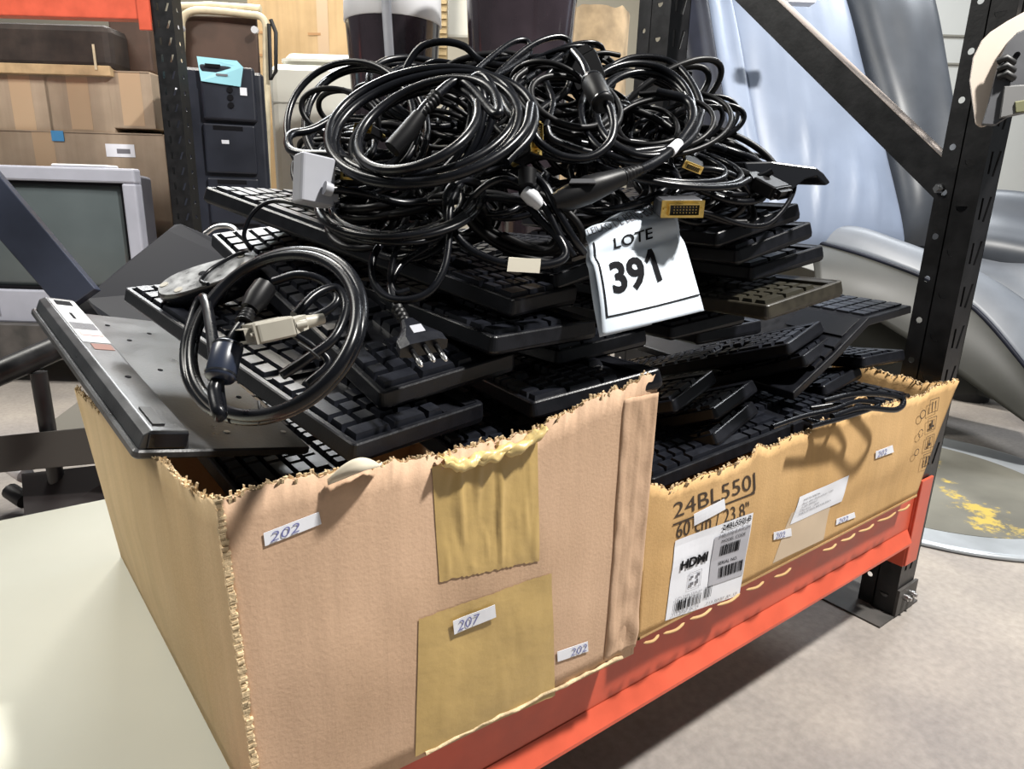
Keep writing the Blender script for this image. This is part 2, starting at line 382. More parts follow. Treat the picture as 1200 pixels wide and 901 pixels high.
def upright(name, x0, y0, x1, y1, z0, z1, parent, m, pitch, flip=False):
    """front face towards -y at y0, holed side face at x0, flange towards y1"""
    B = MB(); n = int((z1-z0)/pitch); W = x1-x0; Dp = y1-y0; t = .0022
    a = .58*Dp
    punched(B, (x0, y0, z0), (0, 1, 0), (0, 0, 1), Dp, n, pitch, [(0, a, halfc(a*.55, pitch*.55, .009))], (t, 0, 0))
    punched(B, (x0+.0035, y0+a, z0), (0, 1, 0), (0, 0, 1), Dp, n, pitch, [(0, Dp-a, circ((Dp-a)*.52, pitch*.85, .0055))], (t, 0, 0))
    B.box((x0, y0+a-t, z0), (x0+.0035+t, y0+a, z0+n*pitch))
    punched(B, (x0, y0, z0), (1, 0, 0), (0, 0, 1), W, n, pitch,
            [(0, W*.46, slot(W*.28, pitch*.5, .0042, .018, 0)), (W*.46, W, slot(W*.66, pitch*.5, .0045, .021, .0065))], (0, t, 0))
    B.box((x1-t, y0, z0), (x1, y0+.84*Dp, z0+n*pitch))
    return B.build(name, m, parent)
RX0, RX1, RY0, RY1 = 1.3213, 1.392, .470, .541
rack = empty('pallet_rack', (1.35, .8, 0), 'black steel pallet rack with an orange front beam holding the two opened cardboard boxes', 'rack')
upright('upright', RX0, RY0, RX1, RY1, .004, 2.4, rack, M_BPAINT, .075)
upright('upright', RX0, 1.185, RX1, 1.29, .004, 2.4, rack, M_BPAINT, .075)
# foot plate with two bolts
fp = MB(); fp.box((1.262, .466, 0), (1.425, .64, .004)); fp.box((1.32, .464, .004), (1.40, .4695, .062)); fp.build('foot_plate', M_BPAINT2, rack)
for x in (1.345, 1.37):
    b = MB(); b.tube([(x, .4645, .042), (x, .455, .042)], .0072, 6); b.tube([(x, .456, .042), (x, .450, .042)], .004, 8)
    b.build('bolt', M_BOLT, rack)
# brace: channel from the front upright up to the rear one
a0 = ONX(1103, 214, 1.322); a1 = ONX(861, -22, 1.322)
dv = (a1-a0).normalized(); pv = Vector((0, -dv.z, dv.y)); pv = pv if pv.z > 0 else -pv
s0 = a0-dv*.012; e0 = a1+dv*.25
hb = .026
B = MB()
for (p, q, xa, xb) in ((-hb, hb, 1.3275, 1.330), (hb-.0025, hb, 1.330, 1.372), (-hb, -hb+.0025, 1.330, 1.372)):
    B.hexa([Vector((xa, 0, 0))+Vector((0, s0.y, s0.z))+pv*p, Vector((xb, 0, 0))+Vector((0, s0.y, s0.z))+pv*p,
            Vector((xb, 0, 0))+Vector((0, e0.y, e0.z))+pv*p, Vector((xa, 0, 0))+Vector((0, e0.y, e0.z))+pv*p,
            Vector((xa, 0, 0))+Vector((0, s0.y, s0.z))+pv*q, Vector((xb, 0, 0))+Vector((0, s0.y, s0.z))+pv*q,
            Vector((xb, 0, 0))+Vector((0, e0.y, e0.z))+pv*q, Vector((xa, 0, 0))+Vector((0, e0.y, e0.z))+pv*q])
br = B.build('brace', M_BPAINT, rack)
D_ = MB(); z_ = pv*(hb+.0004); zz = pv*(hb+.0012)
def bp_(x, s, o): return Vector((x, s.y, s.z))+o
D_.hexa([bp_(1.328, s0, z_), bp_(1.372, s0, z_), bp_(1.372, e0, z_), bp_(1.328, e0, z_), bp_(1.328, s0, zz), bp_(1.372, s0, zz), bp_(1.372, e0, zz), bp_(1.328, e0, zz)])
D_.build('dust', M_DUST, br)
bc = ONX(1101, 221, 1.3245)
b = MB(); b.tube([bc, bc-Vector((.007, 0, 0))], .0085, 6); b.tube([bc-Vector((.006, 0, 0)), bc-Vector((.013, 0, 0))], .0045, 8); b.build('bolt', M_BOLT, rack)
# beams: stepped box section with a lower lip and a hooked end plate
def beam(y0, dirn, m, connector=True, x1=1.3205):
    B = MB(); xs0 = -1.38
    prof = [(0, .175), (0, .280), (.012, .283), (.042, .283), (.042, .178), (.034, .172), (-.004, .172)]
    B.prism([(xs0, y0+dirn*a, c) for a, c in prof], (x1-xs0, 0, 0))
    o = B.build('beam', m, rack, bevel=.0025)
    if connector:
        C_ = MB(); C_.box((x1-.004, y0-.004, .115), (x1, y0+.045, .300)); C_.box((x1-.003, y0-.008, .118), (RX1-.026, y0-.003, .298))
        C_.build('connector', m, o, bevel=.0015)
    return o
bm_ = beam(.4715, 1, M_RED)
B = MB(); B.prism([(-1.38, .4705, .172), (-1.38, .458, .170), (-1.38, .458, .175), (-1.38, .4705, .198)], (2.69, 0, 0)); B.build('lip', M_RED, bm_)
beam(1.16, 1, M_RED, False)
deck = MB().box((-1.3, .50, .2835), (1.31, 1.208, .2865)).build('shelf_board', M_BOARD)
tag(recentre(deck), 'cream white shelf board lying on the rack beams under both cardboard boxes', 'board')
ZD = .2875
# ------------------------------------------------------------------ cardboard boxes
def wall_sheet(A, Bp, prof, z0, th, nrm, torn=.0018, bulge=0, topshift=None, nx=90, nz=14, seed=1):
    """corrugated wall from A to B (ground points) with a torn top edge following prof [(s, z)]"""
    A = Vector((*A, 0)); Bv = Vector((*Bp, 0)); nrm = Vector(nrm).normalized(); rnd = random.Random(seed); b = MB()
    def top(s):
        for (s0_, z_0), (s1_, z_1) in zip(prof, prof[1:]):
            if s <= s1_+1e-9: return z_0+(z_1-z_0)*((s-s0_)/max(s1_-s0_, 1e-9))
        return prof[-1][1]
    jit = [rnd.uniform(-torn, torn)+rnd.choice((0, 0, 0, -torn*1.5)) for _ in range(nx+1)]
    def P(u, v, side):
        s = u; zt = top(s)+jit[round(u*nx)]; z = z0+(zt-z0)*v
        p = A.lerp(Bv, s)+Vector((0, 0, z))
        k = math.sin(PI*min(max(s, 0), 1))*math.sin(PI*v)*bulge
        k += (mnoise.noise(Vector((s*3, v*2.5, seed)))*.0045+mnoise.noise(Vector((s*9, v*6, seed+9)))*.0016)*math.sin(PI*min(v*1.2, 1)*.9+.05)*min(1, s*12, (1-s)*12)
        p += nrm*(k+side)
        if v > .985: p += nrm*rnd.uniform(-.0012, .0018)
        if topshift: p += Vector(topshift(s, v))
        return p
    fr = [[P(i/nx, j/nz, 0) for i in range(nx+1)] for j in range(nz+1)]
    bk = [[p-nrm*th for p in row] for row in fr]
    n = nx+1; vs = [p for r in fr for p in r]+[p for r in bk for p in r]; o = n*(nz+1)
    fs = [(j*n+i, j*n+i+1, (j+1)*n+i+1, (j+1)*n+i) for j in range(nz) for i in range(nx)]
    fs += [tuple(o+q for q in f[::-1]) for f in fs]
    for i in range(nx):
        fs.append((i, o+i, o+i+1, i+1)); fs.append((nz*n+i, nz*n+i+1, o+nz*n+i+1, o+nz*n+i))
    for j in range(nz):
        fs.append((j*n, (j+1)*n, o+(j+1)*n, o+j*n)); fs.append((j*n+nx, o+j*n+nx, o+(j+1)*n+nx, (j+1)*n+nx))
    b.add(vs, fs, True); b.top = fr[-1]; b.nrm = nrm; b.th = th
    def surf(p, lift):                  # point p near the wall -> point on its outer surface, lifted
        d = Bv-A; s = ((p-A).x*d.x+(p-A).y*d.y)/d.length_squared; zt = top(min(max(s, 0), 1)); v = (p.z-z0)/(zt-z0)
        k = math.sin(PI*min(max(s, 0), 1))*math.sin(PI*min(max(v, 0), 1))*bulge
        k += (mnoise.noise(Vector((s*3, v*2.5, seed)))*.0045+mnoise.noise(Vector((s*9, v*6, seed+9)))*.0016)*math.sin(PI*min(v*1.2, 1)*.9+.05)*min(1, s*12, (1-s)*12)
        return A.lerp(Bv, s)+Vector((0, 0, p.z))+nrm*(k+lift)
    b.surf = surf
    return b
def fibres(b, m, parent, seed=3, h=.004, every=1):
    """torn corrugated edge: small ragged tabs and curls along a torn top edge"""
    rnd = random.Random(seed); c = MB(); T = b.top
    for i in range(0, len(T)-1, every):
        p, q = T[i], T[i+1]; d = (q-p)
        for k in range(3):
            a = p+d*((k+rnd.random()*.5)/3)-b.nrm*b.th*rnd.random(); e = a+d*rnd.uniform(.25, .6)
            up = Vector((0, 0, rnd.uniform(.2, 1)*h))+b.nrm*rnd.uniform(-.6, .7)*h; dn = Vector((0, 0, -.004))
            c.prism([a+dn, e+dn, e+up*rnd.uniform(.5, 1), a+up], -b.nrm*.0012)
    o = c.build('torn_edge', m, parent); o['kind'] = 'stuff'; return o
A1 = (.100, .446); B1 = (.511, .434)
box1 = empty('cardboard_box', (.29, .72, ZD), 'large pinkish brown cardboard box with torn rim, brown tape patches and 202 stickers', 'box')
fx = lambda px, py: ONV(px, py, A1, B1)
def s1(px, py): p = fx(px, py); return (p.x-A1[0])/(B1[0]-A1[0]), p.z
prof = sorted([s1(*q) for q in ((252, 586), (262, 583), (300, 575), (340, 563), (385, 553), (430, 548), (470, 540), (520, 533), (560, 522), (600, 512), (630, 505), (660, 488), (690, 470), (720, 459), (740, 453), (752, 443), (768, 438))])
prof[0] = (0, prof[0][1]); prof[-1] = (1, prof[-1][1])
nf = Vector((-(B1[1]-A1[1]), B1[0]-A1[0], 0)).normalized()*-1
n1 = nf if nf.y < 0 else -nf
wf = wall_sheet(A1, B1, prof, ZD, .005, n1, bulge=.004, seed=4,
                topshift=lambda s, v: (-.010*v*(1-s), 0, 0))
front1 = wf.build('front_panel', M_CB1, box1); fibres(wf, M_FIB, front1)
# left wall leans outwards towards its far corner
BL = (.067, .989); LN = Vector((-(BL[1]-A1[1]), BL[0]-A1[0], 0)).normalized(); LN = LN if LN.x < 0 else -LN
A1i = (A1[0], A1[1]); hz = prof[0][1]
def lsh(s, v): return (-.010*v-.015*v*s, 0, 0)
wl = wall_sheet(A1i, BL, [(0, hz), (.06, hz-.012), (.14, hz-.018), (.25, hz-.02), (.6, hz-.035), (1, hz-.045)], ZD, .005, LN, bulge=.004, topshift=lsh, seed=8, nx=70)
left1 = wl.build('side_panel', M_CB1L, box1); fibres(wl, M_FIB, left1, 5)
# corner seam: raw corrugated edge standing proud
sm = MB(); rn = random.Random(2)
for i in range(130):
    v = i/130; z = ZD+(hz-ZD)*v; p = Vector((A1[0]-.010*v, A1[1], z))
    sm.box((p.x-.0022+rn.uniform(-.0008, .0008), p.y-.0030+rn.uniform(-.0008, .0008), z), (p.x+.0022+rn.uniform(-.0012, .0012), p.y+.002, z+(hz-ZD)/130*rn.uniform(.8, 1.1)))
sm.build('corner_seam', M_FIB, front1)['kind'] = 'stuff'
BR = (.505, .955)
wr = wall_sheet(B1, BR, [(0, prof[-1][1]), (.04, prof[-1][1]-.01), (.12, prof[-1][1]-.06), (.3, .55), (1, .53)], ZD, .005, (1, 0, 0), seed=12, nx=60)
rt = wr.build('side_panel', M_CB1, box1); fibres(wr, M_FIB, rt, 7)
wbk = wall_sheet(BL, BR, [(0, .545), (1, .54)], ZD, .005, (0, 1, 0), seed=13, nx=40)
wbk.build('back_panel', M_CB1, box1)
MB().prism([(A1[0], A1[1], ZD+.0005), (B1[0], B1[1], ZD+.0005), (BR[0], BR[1], ZD+.0005), (BL[0], BL[1], ZD+.0005)], (0, 0, .004)).build('bottom_panel', M_CBI, box1)
# overlapping strip at the right front corner, with its ridges and crushed lower end
b = MB()
def strip(u, v):
    s = .885+.118*u; z = ZD+.012+(prof[-1][1]-.02-(ZD+.012))*v; p = Vector((*A1, 0)).lerp(Vector((*B1, 0)), s)
    k = .0010+.0014*math.exp(-((u-.12)/.05)**2)+.0012*math.exp(-((u-.50)/.04)**2)+.002*math.exp(-((u-.92)/.06)**2)+.003*math.exp(-((v-.08)/.05)**2)*math.sin(u*9)+mnoise.noise(Vector((u*4, v*12, 1)))*.0015
    if u in (0, 1): k = .0005
    return wf.surf(p+Vector((0, 0, z)), k)
b.grid(strip, 16, 60); b.build('corner_strip', M_CB1, front1, solid=.001)
# crushed bottom roll along the front lower edge
b = MB(); P = [Vector((*A1, 0)).lerp(Vector((*B1, 0)), .35+.60*i/24)+n1*(.001+.0015*random.random())+Vector((0, 0, ZD+.004+.003*random.random())) for i in range(25)]
b.tube(P, [.0012+.0012*random.random() for _ in P], 6); b.build('crushed_edge', M_FIB, front1)
LIFT = n1*.0075
def on_front(q, lift=.0052):          # patch from four frame pixels: bottom-left, bottom-right, top-right, top-left
    g = bil(*[fx(*p) for p in q]); return lambda u, v: wf.surf(g(u, v), lift)
def wrinkled(name, q, m, parent, lift, amp, nu=30, nv=30, seed=1, ragged=0):
    f = on_front(q, lift); rnd = random.Random(seed)
    rg = [rnd.uniform(-1, 1) for _ in range(200)]
    def g(u, v):
        uu = u; vv = v
        if ragged and v in (0.0,): vv = v+ragged*abs(rg[round(u*nu)])
        if ragged and v == 1.0: vv = v-ragged*abs(rg[round(u*nu)+60])
        n = mnoise.noise(Vector((u*7, v*1.6, seed)))*.6+max(0, mnoise.noise(Vector((u*11+3, v*2.2, seed+4))))*1.4
        e = min(1, u*10, (1-u)*10, v*10, (1-v)*10)
        return f(uu, vv)+n1*(abs(n)*amp*e)
    return MB().grid(g, nu, nv).build(name, m, parent)
wrinkled('tape_patch', ((512, 680), (628, 655), (629, 512), (505, 545)), M_TAPE, front1, .0009, .0032, 48, 40, seed=3, ragged=.02)
wrinkled('tape_patch', ((486, 886), (650, 815), (643, 668), (488, 722)), M_TAPE, front1, .0009, .0010, 40, 40, seed=9, ragged=.008)
# pale tape crumpled over the rim
f_ = [(512, 548), (535, 552), (560, 545), (585, 536), (612, 528), (632, 510)]
b = MB()
def crump(u, v):
    k = u*(len(f_)-1); i = min(int(k), len(f_)-2); t = k-i
    px = f_[i][0]*(1-t)+f_[i+1][0]*t; py = f_[i][1]*(1-t)+f_[i+1][1]*t
    p = fx(px, py-10+v*4); th = -1.9+v*4.2
    r = .0038*(1+.7*mnoise.noise(Vector((u*9, v*3, 2))))
    return p+n1*(.006+math.cos(th)*r*1.6)+Vector((0, 0, math.sin(th)*r*1.3+.002+mnoise.noise(Vector((u*16, v*6, 7)))*.004))
b.grid(crump, 50, 14); b.build('crumpled_tape', M_TAPE2, front1, solid=.0006)
# curl of torn liner at the rim
c0 = fx(382, 566); c1_ = fx(446, 540)
b = MB().grid(lambda u, v: c0.lerp(c1_, u)+n1*(.004+.016*v*math.sin(PI*u))+Vector((0, 0, .016*math.sin(v*2.6)*math.sin(PI*min(1, u*1.0+.08)))), 16, 8)
b.build('torn_flap', mat('liner', (.62, .56, .44), .8), front1, solid=.0012)
def pen(name, txt, f, m, parent, u0=.08, u1=.62, v0=.15, v1=.85, sh=.25):
    print_on(name, txt, lambda u, v: f(u, v), u0, v0, u1, v1, m, parent, shear=sh, bold=-.006)
def sticker(q, txt=None, lift=.0012, parent=front1, fxx=None, W=None, **k):
    F = fxx or fx; W = W or wf; h_ = bil(*[F(*p) for p in q])
    f = lambda u, v: W.surf(h_(u, v), lift); g = lambda u, v: W.surf(h_(u, v), lift+.0008)
    o = MB().grid(f, 8, 3, False).build('sticker', M_PAPER, parent, solid=.0003)
    if txt: pen('handwriting', txt, g, M_BALL, o, **k)
    return o
sticker(((310, 639), (376, 613), (373, 599), (308, 624)), '202')
sticker(((529, 740), (577, 719), (575, 704), (527, 724)), '207', lift=.0035)
sticker(((652, 774), (688, 762), (687, 750), (651, 762)), '202', u0=.4, u1=.95)
fl = lambda px, py: ONV(px, py, (A1[0]-.004, A1[1]), (BL[0]-.012, BL[1]))
sticker(((164, 652), (171, 657), (166, 642), (160, 637)), None, .0012, left1, fl, wl)
sticker(((246, 797), (260, 815), (258, 797), (243, 780)), None, .0012, left1, fl, wl)
# --- second box
Y2 = .4475; X2a, X2b, Y2b = .532, 1.2585, .652
box2 = empty('cardboard_box', (.9, .55, ZD), 'ochre monitor carton with a cut-down ragged rim and white barcode label, beside the pinkish box', 'box')
A2 = (X2a, Y2); B2 = (X2b, Y2+.001); fy = lambda px, py: ONY(px, py, Y2)
def s2(px, py): p = fy(px, py); return (p.x-X2a)/(X2b-X2a), p.z
prof2 = sorted([s2(*q) for q in ((758, 556), (772, 566), (790, 572), (815, 562), (850, 549), (885, 533), (893, 520), (905, 525), (935, 510), (950, 506), (962, 494), (985, 490), (1002, 484), (1020, 478), (1060, 470), (1085, 462), (1100, 452), (1122, 444))])
prof2[0] = (0, prof2[0][1]); kx = prof2[-1][0]
n2 = Vector((0, -1, 0))
prof2 = [(a/kx, c) for a, c in prof2]
w2 = wall_sheet(A2, B2, prof2, ZD, .004, n2, torn=.0018, bulge=.002, seed=21, nx=120,
                topshift=lambda s, v: ((kx-1)*(X2b-X2a)*s*v**1.2+(-.011*v*(1-s)), -.004*v*(s > .9)*(s-.9)*10, 0))
front2 = w2.build('front_panel', M_CB2, box2); fibres(w2, M_FIB, front2, 6, h=.004)
wl2 = wall_sheet(A2, (X2a, Y2b), [(0, prof2[0][1]), (1, .49)], ZD, .004, (-1, 0, 0), seed=22, nx=30, topshift=lambda s, v: (-.011*v, 0, 0))
wl2.build('side_panel', M_CB2, box2)
wr2 = wall_sheet(B2, (1.262, Y2b), [(0, .496), (.2, .487), (.55, .492), (.9, .50), (1, .503)], ZD, .004, (1, 0, 0), seed=23, nx=40, topshift=lambda s, v: (.045*v*(1-s*.4), 0, 0))
r2 = wr2.build('side_panel', M_CB2, box2); fibres(wr2, M_FIB, r2, 8, h=.003)
wall_sheet((X2a, Y2b), (1.262, Y2b), [(0, .49), (1, .503)], ZD, .004, (0, 1, 0), seed=24, nx=60).build('back_panel', M_CBI, box2)
MB().box((X2a, Y2, ZD+.0005), (X2b, Y2b, ZD+.004)).build('bottom_panel', M_CBI, box2)
b = MB()
for q0, q1 in (((752, 752), (770, 742)), ((775, 741), (800, 728)), ((806, 724), (832, 711)), ((838, 708), (865, 694)), ((872, 690), (893, 680)), ((905, 675), (925, 664)), ((962, 644), (978, 636)), ((983, 633), (1000, 624)), ((1004, 622), (1022, 613)), ((1026, 610), (1048, 599)), ((1050, 598), (1064, 590))):
    P = [fy(*q0), fy(*q1)]; P = [p+n2*.003 for p in P]; b.tube(cr([P[0], P[0].lerp(P[1], .5)-Vector((0, .003, .001)), P[1]], 4), [.0004]+[.0019]*7+[.0004], 6)
b.build('crushed_edge', M_CBI, front2)['kind'] = 'stuff'
def G2(q, l=.0006):
    g_ = bil(*[fy(*p) for p in q]); return lambda u, v: w2.surf(g_(u, v), l)
print_on('model_number', '24BL550J', G2(((789, 613), (885, 577), (884, 553), (789, 590))), 0, 0, 1, 1, M_INK2, front2)
rects('underline', G2(((788, 616), (884, 578), (884, 576), (788, 614))), [(0, 0, 1, 1)], M_INK2, front2)
print_on('screen_size', '60 cm / 23.8"', G2(((793, 632), (878, 604), (877, 587), (793, 612))), 0, 0, 1, 1, M_INK2, front2)
sticker(((813, 616), (849, 596), (848, 584), (812, 602)), None, .0012, front2, fy, w2)
sticker(((905, 632), (926, 627), (925, 618), (905, 623)), '202', .0012, front2, fy, w2)
sticker(((979, 615), (1002, 606), (1001, 600), (980, 608)), '202', .0012, front2, fy, w2)
sticker(((1024, 537), (1045, 529), (1044, 521), (1024, 528)), '202', .0012, front2, fy, w2)
MBt = MB(); g = G2(((905, 660), (965, 632), (975, 578), (925, 600)), .0004); MBt.grid(g, 12, 8).build('clear_tape', M_CTAPE, front2)
q = ((779, 727), (866, 697), (882, 600), (792, 634)); g = G2(q, .0008); L = MB().grid(g, 16, 12, False).build('printed_label', M_PAPER, front2)
g = G2(q, .0016); h = G2(q, .0022)
rects('grey_field', g, [(.50, .26, .985, .86)], M_GPANEL, L)
print_on('logo_lettering', 'HDMI', h, .10, .60, .44, .72, M_INK, L, bold=.04)
print_on('small_print', '24BL550J-B', h, .58, .90, .97, .985, M_INK, L, bold=.02)
print_on('small_print', '24BL550J-B.AWZM', h, .55, .82, .97, .88, M_GINK, L)
def bars(f, u0, v0, u1, v1, seed, n=26):
    r = random.Random(seed); x = u0; out = []
    while x < u1:
        w_ = (u1-u0)/n*r.choice((.5, .5, 1, 1.4)); out.append((x, v0, min(u1, x+w_), v1)); x += w_+(u1-u0)/n*r.choice((.5, .6, 1))
    return rects('barcode', f, out, M_INK, L)
bars(h, .08, .09, .42, .22, 1); bars(h, .46, .13, .56, .27, 2, 8); bars(h, .62, .33, .95, .46, 3); bars(h, .60, .60, .86, .73, 4)
print_on('small_print', '(1P) 24BL550J-BS', h, .08, .235, .42, .265, M_GINK, L)
print_on('small_print', 'SERIAL NO.', h, .60, .49, .86, .53, M_INK, L)
print_on('small_print', 'MODEL CODE', h, .60, .76, .92, .80, M_INK, L)
rects('icon_grid', h, [(.22, .32, .225, .52), (.38, .32, .385, .52), (.22, .52, .385, .525), (.22, .32, .385, .325), (.24, .45, .28, .48), (.32, .45, .36, .49), (.24, .36, .29, .40), (.32, .36, .35, .42)], M_GINK, L)
for i, (a, c) in enumerate(((.06, .40), (.50, .94))):
    print_on('small_print', '712 BRBF 4K 19', h, a, .035, c, .065, M_GINK, L)
q = ((924, 614), (985, 587), (993, 556), (934, 581)); g = G2(q, .0009); L2 = MB().grid(g, 12, 6, False).build('printed_label', M_PAPER, front2)
h = G2(q, .0016)
for i, t in enumerate(('NOTA FISCAL', 'Rua das Palmeiras 120', 'CEP 04557', 'Manaus - AM', 'INDUSTRIA BRASILEIRA')):
    print_on('small_print', t, h, .10, .78-i*.13, (.42, .70, .40, .45, .72)[i], .84-i*.13, M_GINK if i else M_INK, L2)
# handling symbols at the right end
H = G2(((1060, 556), (1090, 546), (1100, 460), (1072, 470)), .0045)
ic = []
def frame_(u0, v0, u1, v1, t=.02): ic.extend([(u0, v0, u1, v0+t*.4), (u0, v1-t*.4, u1, v1), (u0, v0, u0+t, v1), (u1-t, v0, u1, v1)])
for i in range(4): frame_(.56, .04+i*.245, .95, .22+i*.245)
ic += [(.68, .08, .74, .18), (.78, .08, .84, .18), (.70, .32, .82, .36), (.74, .36, .78, .44), (.66, .57, .86, .60), (.72, .60, .80, .67), (.66, .82, .70, .92), (.80, .82, .84, .92)]
rects('handling_symbols', H, ic, M_INK2, front2)
for (cx, cy, r) in ((.28, .55, .11), (.22, .30, .10), (.30, .80, .12)):
    b = MB(); n = 20
    for i in range(n):
        if r == .11 and i % 5 == 0: continue
        a, c = 2*PI*i/n, 2*PI*(i+1)/n
        b.add([H(cx+r*math.cos(a), cy+r*.5*math.sin(a)), H(cx+r*math.cos(c), cy+r*.5*math.sin(c)), H(cx+r*.78*math.cos(c), cy+r*.39*math.sin(c)), H(cx+r*.78*math.cos(a), cy+r*.39*math.sin(a))], [(0, 1, 2, 3)])
    b.build('handling_symbols', M_INK2, front2)
# torn bit hanging on the inside rim
p0 = fy(1008, 484)
MB().grid(lambda u, v: p0+Vector((.045*u, .012+.012*v, .004+.018*(1-v)*math.sin(PI*u)+.004*math.sin(9*u))), 10, 4).build('torn_flap', M_CBI, front2, solid=.002)
#KEYBOARDS
# ------------------------------------------------------------------ keyboards
KL, KW, KH0, KH1 = .44, .15, .018, .021
def case_mesh(flip=False):
    b = MB()
    def loop(ins, z, r0=.007, dz=0):
        r = max(r0-ins, .001); P = []
        for cx, cy, a0 in ((KL-ins-r, KW-ins-r, 0), (ins+r, KW-ins-r, 90), (ins+r, ins+r, 180), (KL-ins-r, ins+r, 270)):
            for i in range(5):
                t = math.radians(a0+22.5*i); x, y = cx+r*math.cos(t), cy+r*math.sin(t)
                P.append((x, y, z+(KH1-KH0)*(y/KW)*(1 if z > .004 else 0)))
        return P
    b.rings([loop(.004, 0), loop(.0005, .003), loop(0, .0048), loop(.0022, KH0-.0012), loop(.0034, KH0), loop(.0072, KH0), loop(.0080, KH0-.004)], smooth=False)
    zr = KH0+.0003
    for x0, x1 in ((.2945, .3005), (.3585, .3645)):     # ridges between the key blocks
        b.box((x0, .008, KH0-.005), (x1, .120, zr))
    b.box((.008, .103, KH0-.005), (.431, .1065, zr+.001)); b.box((.008, .1285, KH0-.005), (.431, .1435, zr+.0022))
    return b.mesh('case')
def key_mesh(wu, hu=1, low=False):
    p = .019; w_, d_ = wu*p-.0012, hu*p-.0012; h = .0075 if not low else .0045; t = .0026
    v = [(0, 0, 0), (w_, 0, 0), (w_, d_, 0), (0, d_, 0), (t, t*.7, h), (w_-t, t*.7, h), (w_-t, d_-t*1.2, h+.0006), (t, d_-t*1.2, h+.0006)]
    return MB().add(v, [(0, 3, 2, 1), (4, 5, 6, 7), (0, 1, 5, 4), (1, 2, 6, 5), (2, 3, 7, 6), (3, 0, 4, 7)]).mesh('key')
CASE_ME = case_mesh(); KEYS = {}
def km(w_, h, mt):
    k = (w_, h, mt.name)
    if k not in KEYS: me = key_mesh(w_, h); me.materials.append(mt); KEYS[k] = me
    return KEYS[k]
def layout():
    R = []; p = .019; x0 = .0095
    rows = [(0, [1.25, 1.25, 1.25, 6.25, 1.25, 1.25, 1.25, 1.25]), (1, [2.25]+[1]*10+[2.75]), (2, [1.75]+[1]*11+[2.25]), (3, [1.5]+[1]*12+[1.5]), (4, [1]*13+[2])]
    for r, ws in rows:
        x = x0
        for q in ws: R.append((x, .0085+r*p, q, 1)); x += q*p
    for x in [0]+[2+i for i in range(4)]+[6.5+i for i in range(4)]+[11+i for i in range(4)]: R.append((x0+x*p, .1085, 1, 1))
    xn = .3015
    for i in range(3): R.append((xn+i*p, .0085, 1, 1)); R.append((xn+i*p, .0085+3*p, 1, 1)); R.append((xn+i*p, .0085+4*p, 1, 1)); R.append((xn+i*p, .1085, 1, 1))
    R.append((xn+p, .0085+p, 1, 1))
    xp = .3555
    R += [(xp, .0085, 2, 1), (xp+2*p, .0085, 1, 1), (xp+3*p, .0085, 1, 2), (xp+3*p, .0085+2*p, 1, 2), (xp+3*p, .0085+4*p, 1, 1)]
    for r in (1, 2, 3, 4):
        for i in range(3): R.append((xp+i*p, .0085+r*p, 1, 1))
    return R
LAY = layout()
def make_keyboard(label, group, cm=M_CASE, kmt=M_KEY, keys=True):
    root = empty('keyboard', (0, 0, 0), label, 'keyboard', group=group)
    me = CASE_ME.copy() if cm != M_CASE or not CASE_ME.materials else CASE_ME
    if not me.materials: me.materials.append(cm)
    o = bpy.data.objects.new('case', me); COL.objects.link(o); o.parent = root
    for x, y, w_, h in (LAY if keys else []):
        k = bpy.data.objects.new('key', km(w_, h, kmt)); COL.objects.link(k); k.parent = root
        k.location = (x+.0006, y+.0006, KH0-.0042+(KH1-KH0)*y/KW)
    return root
def copy_tree(o, parent=None):
    c = o.copy(); COL.objects.link(c); c.parent = parent
    for ch in o.children: copy_tree(ch, c)
    return c
def pose(o, A, rz, rx, ry, ref=(KL, 0, 0)):
    R = Matrix.Rotation(math.radians(rz), 3, 'Z') @ Matrix.Rotation(math.radians(ry), 3, 'Y') @ Matrix.Rotation(math.radians(rx), 3, 'X')
    o.rotation_euler = R.to_euler(); o.location = Vector(A)-R @ Vector(ref); return o
GK = 'black keyboards heaped in the cardboard boxes'
proto = {}
